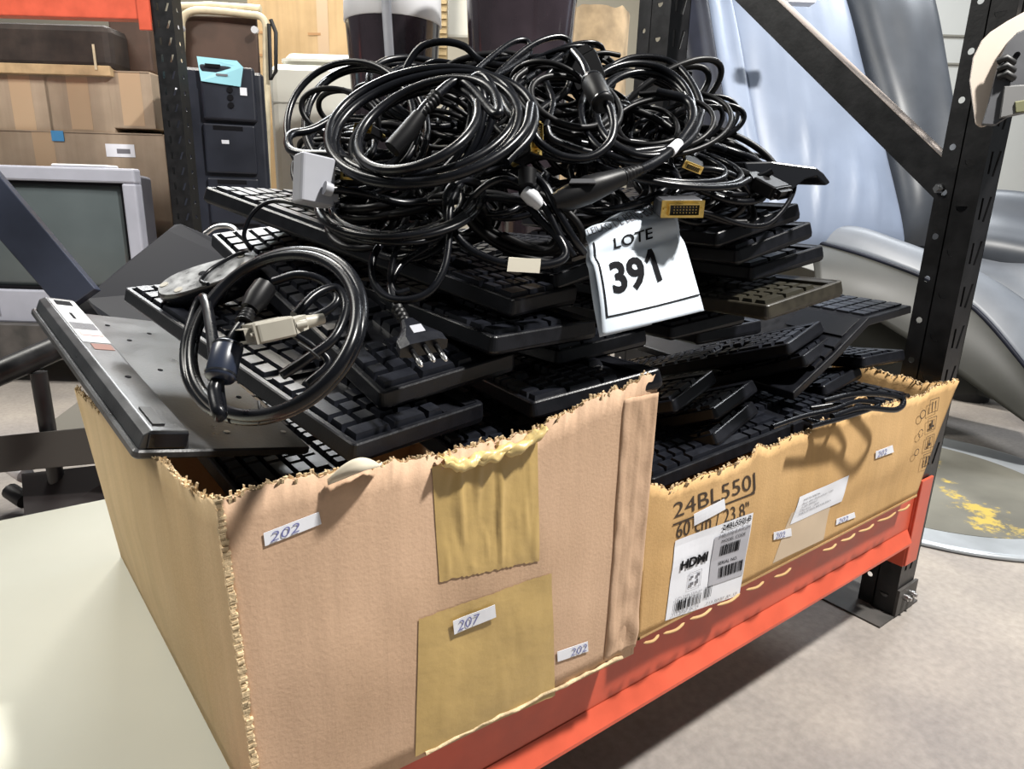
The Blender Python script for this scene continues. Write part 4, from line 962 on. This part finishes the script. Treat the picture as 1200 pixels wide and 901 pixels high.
for x, y, r in ((-.048, .004, .0045), (.042, -.006, .004), (.038, .016, .004), (-.03, -.018, .0045)):
    MB().tube([MM @ Vector((x, y, .001)), MM @ Vector((x, y, .0022))], r, 12).build('glide_foot', M_BEIGEP, mo)
MB().tube([MM @ Vector((-.006, .004, .0008)), MM @ Vector((-.006, .004, .0018))], .004, 12).build('sensor_hole', M_INK, mo)
ml = cable('thin mouse lead bowing over the upturned mouse', [MM @ Vector(v) for v in ((.004, -.030, .0035), (-.004, -.018, .0042), (.006, .002, .004), (.030, .016, .0042), (.045, .014, .006))]+px([(293, 292, .70), (286, 275, .69), (296, 250, .69), (318, 236, .69), (350, 240, .68), (400, 255, .67)]), .0022)
# crumpled bits of foil and label
# loose loops filling the heap
rnd = random.Random(77)
spots = [(560, 190, .74), (600, 120, .80), (640, 210, .76), (700, 150, .80), (460, 180, .76), (500, 110, .80), (720, 210, .76), (780, 170, .82), (430, 230, .72), (540, 250, .70), (660, 130, .82), (590, 225, .72),
         (690, 100, .86), (740, 110, .86), (820, 150, .86), (400, 180, .74), (480, 270, .68), (610, 260, .68), (560, 90, .84), (850, 190, .86), (640, 90, .84), (520, 160, .76), (760, 150, .78), (680, 190, .74)]
rs = random.Random(5)
for i in range(34):
    x = rs.uniform(400, 830); f = (x-600)/230; y = rs.uniform(95+40*f*f, 262-25*max(0, f)); d = .70+.14*rs.random()+.05*max(0, f)
    spots.append((x, y, d))
def heap_label(x, y):
    c = ('at the heap\'s far left', 'around the wide front coil', 'near the hanging ferrite bead', 'around the round right-hand coil', 'at the heap\'s right shoulder')[min(4, max(0, int((x-395)/88)))]
    r = ('high', 'half way up', 'low')[0 if y < 130 else 1 if y < 200 else 2]
    return 'thin black cable strand tangled '+r+' '+c
for i, (x, y, d) in enumerate(spots):
    lb_ = heap_label(x, y)
    if 425 < x < 590 and 95 < y < 210: d = max(d, .80)
    cable(lb_, loop(x, y, rnd.uniform(36, 66), rnd.uniform(16, 34), rnd.uniform(-.6, .6), d, rnd.uniform(-.04, .05), rnd.uniform(2.0, 3.4), .17, 100+i, t0=rnd.uniform(0, 6)), rnd.choice((.0030, .0036, .0042)), m=rnd.choice((M_CABLE, M_CABLE2)), group=lb_.replace('thin black cable strand', 'cable strands'))
# small tangle at the post end of the carton
for i, (q, lab) in enumerate((
    ([(965, 470, .93), (1000, 462, .95), (1035, 462, .98), (1058, 468, 1.0), (1050, 480, .97), (1010, 478, .93), (975, 488, .90)], 'blue-black flat cable folded behind the post end of the ochre carton'),
    ([(905, 500, .86), (940, 488, .89), (975, 480, .91), (1005, 470, .94), (1030, 474, .955), (1000, 486, .92), (950, 500, .87)], 'cable pushed down along the ragged rim of the ochre carton'),
    ([(930, 485, .93), (960, 495, .91), (990, 488, .92), (985, 474, .95), (950, 478, .95)], 'short cable loop in the middle of the ochre carton opening'))):
    cable(lab, px(q), .0042 if i == 0 else .0034)
# ------------------------------------------------------------------ things behind: second rack with its load
def hroot(name, u, D, z, label, cat, group=None): return empty(name, BW(u, D, z), label, cat, BROT, group)
def hb(par, name, m, a, b_, bevel=0, r=None):        # box part in the root's own hall-aligned frame
    B = MB()
    if r: B.rbox(a, b_, r, 3)
    else: B.box(a, b_)
    return B.build(name, m, par, world=False, bevel=bevel)
def ubox(x0, y0, x1, y1, D):            # pixel rectangle standing at distance D -> (u0, z0, u1, z1)
    a = UV(x0, y1, D); b_ = UV(x1, y0, D); return a[0], a[1], b_[0], b_[1]
D1 = 2.6
u0, z0, u1, z1 = ubox(176, 240, 212, 0, D1)
rk = hroot('pallet_rack', u0, D1, 0, 'second pallet rack further back with an orange beam above the stacked cartons', 'rack')
Wd = .115
B = MB(); punched(B, (0, 0, 0), (1, 0, 0), (0, 0, 1), .075, 46, .055, [(0, .04, slot(.022, .0275, .004, .012, 0)), (.04, .075, slot(.056, .0275, .004, .013, .005))], (0, .002, 0))
punched(B, (.075, 0, 0), (0, 1, 0), (0, 0, 1), .07, 46, .055, [(0, .07, circ(.035, .027, .007, 10))], (-.002, 0, 0)); B.box((0, 0, 0), (.002, .07, 2.53))
B.build('upright', M_BPAINT, rk, world=False)
zb = UV(60, 20, D1)[1]
B = MB(); B.box((-2.4, -.003, zb), (-.002, .045, zb+.12)); bmo = B.build('beam', M_RED, rk, world=False, bevel=.004)
hb(bmo, 'connector', M_RED, (-.045, -.010, zb-.035), (-.001, .0, zb+.16), .003)
zs = UV(30, 372, 2.75)[1]
hb(rk, 'beam', M_BPAINT2, (-2.4, 0, zs-.14), (-.002, .045, zs-.03))
hb(rk, 'shelf_panel', M_BPAINT2, (-2.4, 0, zs-.03), (0, 1.1, zs-.004))
# television
TD = D1+.06
a = ubox(-90, 366, 176, 196, TD)
tv = hroot('television', (a[0]+a[2])/2, TD, zs-.004, 'silver tube television with a dark grey screen on the lower shelf at the left', 'television')
hw = (a[2]-a[0])/2; H = UV(100, 196, TD)[1]-(zs-.004)
B = MB(); sx0, sx1, sz0, sz1 = -hw+.05, hw-.055, H*.22, H-.055
B.box((-hw, 0, 0), (hw, .05, sz0)); B.box((-hw, 0, sz1), (hw, .05, H)); B.box((-hw, 0, sz0), (sx0, .05, sz1)); B.box((sx1, 0, sz0), (hw, .05, sz1))
B.build('bezel', M_SILVER, tv, world=False, bevel=.008)
B = MB(); B.box((sx0-.001, .012, sz0-.001), (sx1+.001, .05, sz0+.012)); B.box((sx0, .012, sz1-.012), (sx1, .05, sz1)); B.box((sx0, .012, sz0), (sx0+.012, .05, sz1)); B.box((sx1-.012, .012, sz0), (sx1, .05, sz1)); B.build('screen_mask', M_INK, tv, world=False)
MB().grid(lambda u, v: (sx0+(sx1-sx0)*u, .030-.018*math.sin(PI*u)*math.sin(PI*v), sz0+(sz1-sz0)*v), 16, 12).build('screen', M_SCREEN, tv, world=False, solid=.003)
B = MB(); B.rings([[(x*k, y, H*.5+(z-H*.5)*k2) for x, z in ((-hw*.96, .02), (hw*.96, .02), (hw*.96, H*.97), (-hw*.96, H*.97))] for y, k, k2 in ((.05, 1, 1), (.16, .98, .97), (.42, .62, .66))], smooth=False); B.build('rear_shell', M_SILVER, tv, world=False, bevel=.01)
hb(tv, 'speaker_grille', mat('speaker_cloth', (.25, .25, .28), .8), (-hw+.03, -.004, .03), (-hw+.2, .0, sz0-.03))
MB().rbox((hw-.34, .03, H), (hw-.12, .12, H+.012), .01).build('remote_control', M_RIM, tv, world=False)
# long carton, three upper cartons and the things on them
CDp = D1+.56
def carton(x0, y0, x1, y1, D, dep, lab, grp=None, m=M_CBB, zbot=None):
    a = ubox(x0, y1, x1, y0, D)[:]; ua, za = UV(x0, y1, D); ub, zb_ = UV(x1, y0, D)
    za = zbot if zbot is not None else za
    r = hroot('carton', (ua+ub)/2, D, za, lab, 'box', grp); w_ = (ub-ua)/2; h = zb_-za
    hb(r, 'body', m, (-w_, 0, 0), (w_, dep, h), .004)
    w_ -= .006
    t = MB().box((-.045, -.0008, h*.05), (.05, 0, h)); t.build('tape_strip', mat('far_tape', (.47, .34, .22), .35), r, world=False)
    hb(r, 'flap', m, (-w_, -.003, h-.002), (w_, dep*.49, h+.003)); hb(r, 'flap', m, (-w_, dep*.51, h-.002), (w_, dep, h+.003))
    return r, w_, h
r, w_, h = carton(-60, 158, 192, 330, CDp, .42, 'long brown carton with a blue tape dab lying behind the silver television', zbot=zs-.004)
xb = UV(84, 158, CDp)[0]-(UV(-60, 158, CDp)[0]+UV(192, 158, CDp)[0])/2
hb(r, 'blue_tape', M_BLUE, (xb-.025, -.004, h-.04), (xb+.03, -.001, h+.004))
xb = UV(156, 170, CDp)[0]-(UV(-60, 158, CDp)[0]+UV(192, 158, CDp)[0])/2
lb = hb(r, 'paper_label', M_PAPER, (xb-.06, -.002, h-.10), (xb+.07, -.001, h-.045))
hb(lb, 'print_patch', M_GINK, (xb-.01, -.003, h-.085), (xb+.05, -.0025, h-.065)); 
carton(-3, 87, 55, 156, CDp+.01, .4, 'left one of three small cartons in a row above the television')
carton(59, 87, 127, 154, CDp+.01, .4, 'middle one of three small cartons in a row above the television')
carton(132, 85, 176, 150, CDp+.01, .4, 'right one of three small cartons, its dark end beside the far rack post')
def slab(x0, y0, x1, y1, D, dep, name, m, lab, cat, bev=.003):
    ua, za = UV(x0, y1, D); ub, zb_ = UV(x1, y0, D); r = hroot(name, (ua+ub)/2, D, za, lab, cat)
    hb(r, 'body', m, (-(ub-ua)/2, 0, 0), ((ub-ua)/2, dep, zb_-za), bev); return r
r = slab(-40, 77, 128, 84, CDp-.02, .35, 'wooden_board', M_WOOD, 'thin raw wooden board lying on the small cartons', 'board')
r = slab(-60, 28, 126, 76.5, CDp-.02, .3, 'seat_cushion', M_DARKC, 'dark brown worn cushion on the wooden board under the orange beam', 'cushion', .03)
hb(r, 'torn_seam', M_CREAMT, (.28, -.004, .0), (.29, .0, .10))
r = slab(133, 12, 172, 84, CDp+.12, .2, 'folded_fabric', M_BROWNB, 'dark brown upright panel between cushion and far rack post', 'panel', .01)
# black tower
TD2 = 2.95
ua, za = UV(222, 300, TD2); ub, zt = UV(300, 82, TD2)
tw = hroot('plastic_tower', (ua+ub)/2, TD2, 0, 'tall black plastic equipment tower with a pale blue label on top', 'cabinet')
tw.rotation_euler[2] += R_(20); hw = (ub-ua)/2*1.1
B = MB(); B.rbox((-hw, 0, 0), (hw, .26, zt), .02, 4); B.build('body', M_NAVY, tw, world=False)
zc = UV(250, 141, TD2)[1]; B = MB(); B.rbox((-hw*.28, -.03, zc), (hw*.82, .01, zt+.012), .012, 3); B.build('control_panel', M_NAVY, tw, world=False, bevel=.003)
for (ya, yb) in ((145, 203), (208, 262)):
    za_, zb_ = UV(250, yb, TD2)[1], UV(250, ya, TD2)[1]
    d_ = hb(tw, 'drawer_front', M_NAVY, (-hw*.30, -.022, za_), (hw*.75, .0, zb_), .008)
    hb(d_, 'grip_recess', M_INK, (-hw*.10, -.0235, zb_-.025), (hw*.50, -.0215, zb_-.008)); hb(d_, 'sticker', M_PAPER, (hw*.05, -.0240, (za_+zb_)/2+.02), (hw*.2, -.0225, (za_+zb_)/2+.035))
for x, z in ((.30, .6), (.30, .45), (.3, .3)): MB().tube([(hw*x, -.03, zc+(zt-zc)*z), (hw*x, -.036, zc+(zt-zc)*z)], .012, 10).build('button', M_INK, tw, world=False)
hb(tw, 'sticker', M_PAPER, (-hw*.80, -.002, zt-.09), (-hw*.68, 0, zt-.06)); hb(tw, 'sticker', M_PAPER, (hw*.5, -.034, zc+.10), (hw*.64, -.031, zc+.13))
l0 = MB(); l0.prism([(-hw*.25, -.037, zt-.055), (hw*.52, -.037, zt-.065), (hw*.60, -.034, zt+.01), (hw*.48, -.02, zt+.035), (-hw*.30, -.02, zt+.038)], (0, .004, 0)); lo = l0.build('cyan_label', M_CYAN, tw, world=False)
hb(lo, 'print_patch', M_INK, (-hw*.15, -.0385, zt+.0), (hw*.15, -.037, zt+.012)); hb(lo, 'print_patch', M_GINK, (hw*.05, -.0385, zt-.03), (hw*.28, -.037, zt-.022))
# folded cot / frame in cream tube with brown board
FD = 3.35
def up_(px_, py_, D=FD): u, z = UV(px_, py_, D); return u, z
fr0 = up_(262, 300); fr = hroot('folding_frame', fr0[0], FD, 0, 'cream tubular folding frame with a dark brown board, standing behind the black tower', 'frame')
def L2(px_, py_): u, z = up_(px_, py_); return (u-fr0[0], 0, z)
zlow = .03
P = cr([L2(213, 80), L2(213, 40), L2(214, 22), L2(226, 13), L2(250, 13), L2(290, 17), L2(306, 20), L2(312, 32), L2(312, 60), L2(313, 205)], 5)+[(L2(316, 300)[0], 0, zlow)]
MB().tube([(L2(207, 300)[0], 0, zlow)]+P, .016, 10).build('tube_frame', M_CREAMT, fr, world=False)
MB().tube([(p[0], .06, p[2]) for p in (L2(205, 3), L2(240, 2), L2(300, 6))], .016, 10).build('cross_tube', M_CREAMT, fr, world=False)
x0_, z0_ = L2(226, 300)[0], .1; x1_, z1_ = L2(297, 18)[0], L2(297, 18)[2]
hb(fr, 'brown_board', M_BROWNB, (x0_, .03, z0_), (x1_, .05, z1_), .006)
MB().tube([(L2(320, 25)[0], -.03, L2(320, 25)[2]), (L2(326, 40)[0], -.03, L2(326, 40)[2]), (L2(326, 85)[0], -.03, L2(326, 85)[2]), (L2(320, 95)[0], -.03, L2(320, 95)[2]), (L2(318, 30)[0], -.03, L2(318, 30)[2])], .009, 8).build('strap_handle', M_RUB, fr, world=False)
for a_ in ((214, 34), (300, 36), (305, 107), (312, 180)):
    p = L2(*a_); MB().tube([(p[0], -.022, p[2]), (p[0], -.004, p[2])], .016, 8).build('clamp', M_RIM, fr, world=False)
# white appliance and big orange-brown carton behind it
WD = 3.7
ua, _ = UV(326, 300, WD); ub, zt = UV(430, 62, WD)
wa = hroot('white_appliance', (ua+ub)/2, WD, 0, 'rounded cream-white appliance standing behind the cable heap at the left', 'appliance'); hw = (ub-ua)/2
hb(wa, 'body', M_WHITEA, (-hw, 0, 0), (hw, .5, zt-.06), r=.05); hb(wa, 'lid', M_WHITEA, (-hw+.05, .03, zt-.07), (hw-.01, .5, zt), r=.07)
hb(wa, 'groove_shade', mat('shade_line', (.3, .3, .27), .8), (-hw+.02, -.003, zt-.25), (-hw+.22, .001, zt-.243))  # thin grey strip, a groove's shade put in as colour
OD = 4.6
ua, za = UV(310, 300, OD); ub, zt = UV(470, -40, OD)
cb = hroot('carton', (ua+ub)/2, OD, 0, 'tall orange-brown carton with faint print standing behind the white appliance', 'box')
hb(cb, 'body', M_CBO, (-(ub-ua)/2, 0, 0), ((ub-ua)/2, .5, zt), .005)
for i in range(4): hb(cb, 'print_patch', mat('faded_print', (.36, .2, .09), .8), (-.45+.34*(i % 2), -.003, zt-.40-.13*(i//2)), (-.37+.34*(i % 2), -.001, zt-.385-.13*(i//2)))
hb(cb, 'tape_strip', mat('far_tape', (.47, .34, .22), .35), (-.05, -.002, 0), (.02, 0, zt))
# dark smoked tubs
def tub(x0, x1, ytop, D, lab, rim=True, rimy=None):
    ua, _ = UV(x0, 60, D); ub, _ = UV(x1, 60, D); hw = (ub-ua)/2; zt = UV((x0+x1)/2, ytop, D)[1]
    r = hroot('plastic_tub', (ua+ub)/2, D+hw, 0, lab, 'container')
    P = lambda k, z: [(hw*k*math.cos(2*PI*i/36), hw*k*math.sin(2*PI*i/36), z) for i in range(36)]
    zr = UV((x0+x1)/2, rimy, D)[1] if rimy is not None else zt
    MB().rings([P(.60, 0), P(.62, .01), P(.80, zr*.55), P(.93, zr*.85), P(1, zr)]).build('shell', M_SMOKE, r, world=False)
    if rim:
        MB().rings([P(1.01, zr-.004), P(1.03, zr), P(1.02, zt), P(.9, zt+.02)]).build('rim', M_RIM, r, world=False)
        MB().tube([(hw*.02, -hw*1.04, zt+.05), (hw*.06, -hw*1.04, zr), (hw*.10, -hw*1.02, zr-.16)], .018, 8).build('latch', M_GREYP, r, world=False)
        MB().tube([(hw*.10, -hw*1.02, zr-.16), (hw*.12, -hw*1.0, zr-.30)], .028, 10).build('latch_knob', M_NAVY, r, world=False)
    else:
        MB().rings([P(1.0, zt), P(1.04, zt+.02), P(1.0, zt+.04)]).build('rim', M_SMOKE, r, world=False)
    return r
tub(393, 509, -30, 2.75, 'tall smoked plastic tub with a white rim and latch, left behind the heap', True, 14)
tub(537, 682, -90, 2.35, 'tall glossy smoked tub without latch, behind the middle of the heap', False)
# ribbed and cream strips further back
r = slab(508, -60, 524, 110, 5.0, .05, 'ribbed_post', M_STRIPE, 'ribbed tan strip seen between the two smoked tubs', 'post', 0)
for i in range(26): hb(r, 'rib', M_STRIPE, (-.045, -.012, .02+.045*i), (.045, .0, .042+.045*i))
slab(523, -60, 560, 44, 5.1, .3, 'cream_cabinet', M_WHITEA, 'cream cabinet edge seen right of the ribbed strip', 'cabinet', .02)
KD = 2.9
ua, za = UV(660, 90, KD); ub, zt = UV(752, 5, KD)
kp = hroot('paper_sack', (ua+ub)/2, KD, 0, 'crumpled brown kraft paper sack left of the rear rack post', 'sack'); hw = (ub-ua)/2
def sackf(u, v):
    t = 2*PI*u; z = v*zt; k = 1-.10*v+.07*mnoise.noise(Vector((math.cos(t)*2, math.sin(t)*2, v*5))); return (hw*k*math.cos(t), .2+.2*k*math.sin(t), z+.02*mnoise.noise(Vector((math.cos(t)*3, math.sin(t)*3, 3)))*v)
MB().grid(sackf, 48, 30).build('sack_body', M_KRAFT, kp, world=False)
MB().grid(lambda u, v: (lambda a: (a[0]*(1-v*.98), .2+(a[1]-.2)*(1-v*.98), a[2]-.04*v))(sackf(u, 1)), 48, 6).build('sack_top', mat('pale_lining', (.6, .56, .48), .8), kp, world=False)
# ------------------------------------------------------------------ grey sofa on its side behind the rack
def pts(L): return [AT(*q) for q in L]
sofa = empty('leather_sofa', ONZ(1000, 470, 0), 'grey leather sofa with a tall pale back and round bolsters behind the rack post', 'sofa')
def puffy(name, quad, m, thick, amp=.02, nu=28, nv=28, seed=1, edge=.5, wr=0):
    """cushion whose front face spans four points, swollen, with depth"""
    f = bil(*quad); n = (quad[1]-quad[0]).cross(quad[3]-quad[0]).normalized(); n = -n if n.dot(CF) > 0 else n
    def g(u, v, sgn=1):
        e = (max(0, 1-abs(2*u-1)**5)*max(0, 1-abs(2*v-1)**5))**edge
        k = thick*.5*e+amp*mnoise.noise(Vector((u*3, v*3, seed)))*e
        if wr: k += wr*e*max(0, mnoise.noise(Vector((u*16-v*5, v*3+u*2, seed+2)))-.05)*(.25+.75*max(0, 1-abs(v-.12)*3))
        return f(u, v)+n*k*sgn
    b = MB(); b.grid(lambda u, v: g(u, v), nu, nv); b.grid(lambda u, v: g(u, v, -1), nu, nv)
    return b.build(name, m, sofa)
ds = 2.45
puffy('back_cushion', pts([(885, 300, 2.35), (1062, 292, 2.5), (975, -40, 2.75), (828, -60, 2.6)]), M_VINYL, .16, .02, 40, 40, seed=3, wr=.02)
puffy('side_piping', pts([(861, 255, 2.33), (905, 270, 2.33), (848, -40, 2.6), (808, -60, 2.6)]), M_VINYL, .10, .012, 12, 30, seed=5, wr=.02)
puffy('bolster', pts([(1052, 290, 2.55), (1122, 285, 2.6), (1075, -50, 2.85), (962, -50, 2.8)]), M_VINYLD, .26, .02, seed=6, edge=.6)
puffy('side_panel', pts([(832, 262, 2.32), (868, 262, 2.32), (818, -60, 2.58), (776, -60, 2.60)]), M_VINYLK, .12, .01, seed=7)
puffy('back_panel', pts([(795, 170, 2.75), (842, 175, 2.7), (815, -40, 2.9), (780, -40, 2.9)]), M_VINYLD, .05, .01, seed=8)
b = MB(); b.tube(cr(pts([(1063, -10, 2.68), (1078, 60, 2.62), (1093, 120, 2.58), (1106, 180, 2.53), (1110, 200, 2.5)]), 6), .009, 8); b.build('piping', M_VINYLK, sofa)
# seat arm swelling towards the right, its under-side and base
def armf(u, v):                         # u along from left to right, v around the upper profile
    A0 = [(940, 271, 2.5), (1000, 268, 2.45), (1050, 284, 2.40), (1095, 300, 2.36), (1145, 318, 2.32), (1200, 352, 2.25), (1270, 410, 2.2)]
    A1 = [(944, 281, 2.42), (1000, 296, 2.34), (1050, 313, 2.28), (1090, 330, 2.24), (1143, 364, 2.18), (1200, 430, 2.10), (1260, 510, 2.05)]
    def s(A, u):
        P = [AT(*q) for q in A]; C_ = cr(P, 6); k = u*(len(C_)-1); i = min(int(k), len(C_)-2); return C_[i].lerp(C_[i+1], k-i)
    a, c = s(A0, u), s(A1, u); p = a.lerp(c, v)
    return p+(CU*.035-CF*.02)*math.sin(PI*v)
b = MB(); b.grid(armf, 40, 10); b.build('seat_arm', M_VINYLS, sofa, solid=.006)
b = MB(); b.tube([armf(i/30, 1.0)-CF*.004 for i in range(31)], .008, 8); b.build('piping', M_VINYLK, sofa)
def arms(u, v):
    p = armf(u, 1.0); q = AT(*( (955+u*265), (330+u*165) if u < .45 else (404+(u-.45)*190), 2.3-.25*u)); q = Vector((q.x, q.y, max(q.z, .11)))
    return p.lerp(q, v)+(-CF)*.02*math.sin(PI*v)
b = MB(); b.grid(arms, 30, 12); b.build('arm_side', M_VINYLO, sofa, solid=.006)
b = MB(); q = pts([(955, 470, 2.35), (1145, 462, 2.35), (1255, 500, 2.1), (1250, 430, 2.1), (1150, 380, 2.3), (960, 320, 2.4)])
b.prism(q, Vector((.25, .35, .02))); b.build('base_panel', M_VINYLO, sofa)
puffy('seat_cushion', pts([(1040, 300, 2.9), (1290, 350, 2.6), (1290, 240, 2.8), (1040, 232, 3.1)]), M_VINYLD, .22, .02, seed=11, edge=.5)
puffy('seat_cushion', pts([(1090, 385, 2.75), (1300, 480, 2.5), (1300, 330, 2.6), (1090, 290, 2.9)]), M_VINYLS, .2, .02, seed=12)
fpz = ONZ(1132, 466, 0)
MB().tube([fpz, fpz+Vector((0, 0, .09))], .085, 20).build('round_foot', M_RUB, sofa)
# lamp-like white corner seen at the top above the sofa
sg = slab(925, -12, 958, 2, 2.4, .05, 'hanging_tag', M_RIM, 'small white folded card stuck on the sofa back at the picture top', 'card', 0)
# ------------------------------------------------------------------ metal disc on the floor
dc = Vector((2.13, .745, 0)); R0 = .475
disc = empty('metal_disc', dc, 'round grey metal disc with yellow paint stains lying on the floor beyond the rack post', 'disc')
P = lambda r, z: [dc+Vector((r*math.cos(2*PI*i/64), r*math.sin(2*PI*i/64), z)) for i in range(64)]
MB().rings([P(R0, .001), P(R0+.004, .006), P(R0, .012), P(R0-.012, .013)]).build('rim', M_PLATER, disc)
pc = dc+Vector((-.03, .02, 0))
mp = M_PLATE
MB().rings([[Vector((pc.x+(R0-.11)*math.cos(2*PI*i/64), pc.y+(R0-.09)*math.sin(2*PI*i/64), z)) for i in range(64)] for z in (.0131, .0142)], smooth=False).build('centre_disc', mp, disc)
# ------------------------------------------------------------------ beige housing hooked to the post
hs = empty('plastic_housing', AT(1180, 140, 1.0), 'beige and dark grey plastic housing hooked on the rack post at the right picture edge', 'housing')
dh = 0.98
out = [(1139, 118), (1136, 95), (1140, 68), (1150, 48), (1160, 38), (1180, 25), (1202, 13), (1250, -5), (1270, 60), (1240, 110), (1200, 128), (1150, 150), (1143, 146)]
o2 = [(1150, 147), (1158, 120), (1165, 90), (1172, 66), (1180, 50), (1192, 38), (1215, 28), (1255, 20), (1258, 70), (1235, 108), (1198, 127), (1165, 148)]
b = MB(); b.rings([[AT(x+(1195-x)*k, y+(80-y)*k, dh+z) for x, y in out] for k, z in ((.16, .085), (.05, .06), (0, .03), (0, .012), (.02, 0))], smooth=False); b.build('beige_shell', M_BEIGEH, hs, bevel=.003)
b = MB(); b.rings([[AT(x+(1200-x)*k, y+(85-y)*k, dh+z) for x, y in o2] for k, z in ((0, .0), (0, -.012), (.04, -.016))], smooth=False); u_ = b.build('grey_underside', M_DGREY, hs, bevel=.002)
MB().tube([AT(1185, 90, 1.03), AT(1190, 92, 1.16)], .012, 10).build('hook', M_RUB, hs)
for i in range(3): MB().tube(px([(1170+i*1, 72+i*9, dh-.018), (1178, 68+i*9, dh-.026), (1187, 74+i*9, dh-.018)]), .0055, 8).build('grip_rib', M_RUB, u_)
MB().hexa([AT(*q) for q in ((1176, 100, dh-.012), (1240, 96, dh-.012), (1240, 125, dh-.012), (1170, 140, dh-.012), (1178, 102, dh-.024), (1240, 98, dh-.024), (1240, 122, dh-.024), (1173, 137, dh-.024))]).build('cover_plate', mat('grey_cover', (.14, .14, .14), .5), u_)
MB().hexa([AT(*q) for q in ((1189, 118, dh-.022), (1240, 110, dh-.022), (1240, 128, dh-.022), (1190, 133, dh-.022), (1190, 120, dh-.027), (1240, 112, dh-.027), (1240, 126, dh-.027), (1191, 131, dh-.027))]).build('inner_part', M_OLIVE, u_)
for q in ((1192, 64), (1184, 107)): MB().tube([AT(*q, dh-.015), AT(*q, dh-.020)], .004, 10).build('screw', M_INK, u_)
# ------------------------------------------------------------------ folded black metal stand at the left
st = empty('metal_stand', ONZ(40, 560, 0)+Vector((0, .2, 0)), 'black metal stand with a wide flat arm and tray plate, left behind the large box', 'stand')
def bar(name, a, b_, hw, th, m=M_BPAINT):
    a, b_ = AT(*a), AT(*b_); d = (b_-a).normalized(); s_ = d.cross(CF).normalized()*hw; t_ = CF*th
    return MB().hexa([a-s_, a+s_, a+s_+t_, a-s_+t_, b_-s_, b_+s_, b_+s_+t_, b_-s_+t_]).build(name, m, st, bevel=.002)
bar('flat_arm', (-60, 175, 1.25), (92, 352, 1.33), .040, .022, mat('navy_paint', (.028, .034, .055), .33, ns=5, na=.4))
q = pts([(70, 345, 1.36), (92, 340, 1.37), (128, 385, 1.34), (90, 400, 1.33)]); MB().prism(q, CF*.01).build('gusset', M_BPAINT, st)
tr = [(98, 350, 1.45), (150, 306, 1.49), (196, 270, 1.52), (204, 263, 1.53), (212, 262, 1.53), (300, 300, 1.50), (330, 330, 1.48), (300, 420, 1.40), (150, 385, 1.40), (118, 380, 1.42)]
MB().prism(pts(tr), CF*.012-CU*.004).build('tray_plate', mat('tray_paint', (.007, .008, .014), .55, spec=.3), st, bevel=.002)
b = MB(); b.tube(cr(pts([(240, 274, 1.6), (252, 266, 1.6), (268, 265, 1.6), (278, 272, 1.59), (272, 282, 1.58), (250, 284, 1.58), (240, 276, 1.6)]), 5), .006, 8); b.build('wire_handle', M_STEEL, st)
MB().tube(pts([(-60, 462, 1.45), (20, 428, 1.5), (75, 404, 1.55)]), .028, 14).build('round_tube', M_BPAINT, st)
bar('cross_bar', (-80, 540, 1.55), (150, 518, 1.50), .042, .05, mat('grey_brown_bar', (.045, .04, .035), .6))
MB().prism(pts([(48, 503, 1.7), (95, 468, 1.75), (112, 478, 1.73), (110, 505, 1.7)]), CF*.03).build('foot_bracket', mat('beige_grey_bracket', (.26, .24, .20), .6), st)
q = [ONZ(20, 600, 0), ONZ(150, 560, 0)]
MB().prism([AT(25, 555, 1.62), AT(160, 540, 1.6), AT(160, 640, 1.5), AT(30, 625, 1.5)], CF*.3+Vector((0, 0, -.05))).build('base_block', mat('dark_maroon', (.012, .008, .008), .7), st)
for y in (545, 575): MB().tube(pts([(12, y, 1.66), (30, y+12, 1.64)]), .02, 12).build('roller', M_RUB if y > 560 else M_RIM, st)
for q in ((235, 335, 1.47), (262, 345, 1.45), (60, 600, 1.72), (130, 590, 1.70), (45, 436, 1.53)):
    g = AT(*q); MB().tube([(g.x, g.y, 0), (g.x, g.y, g.z)], .018, 10).build('leg', M_BPAINT, st)
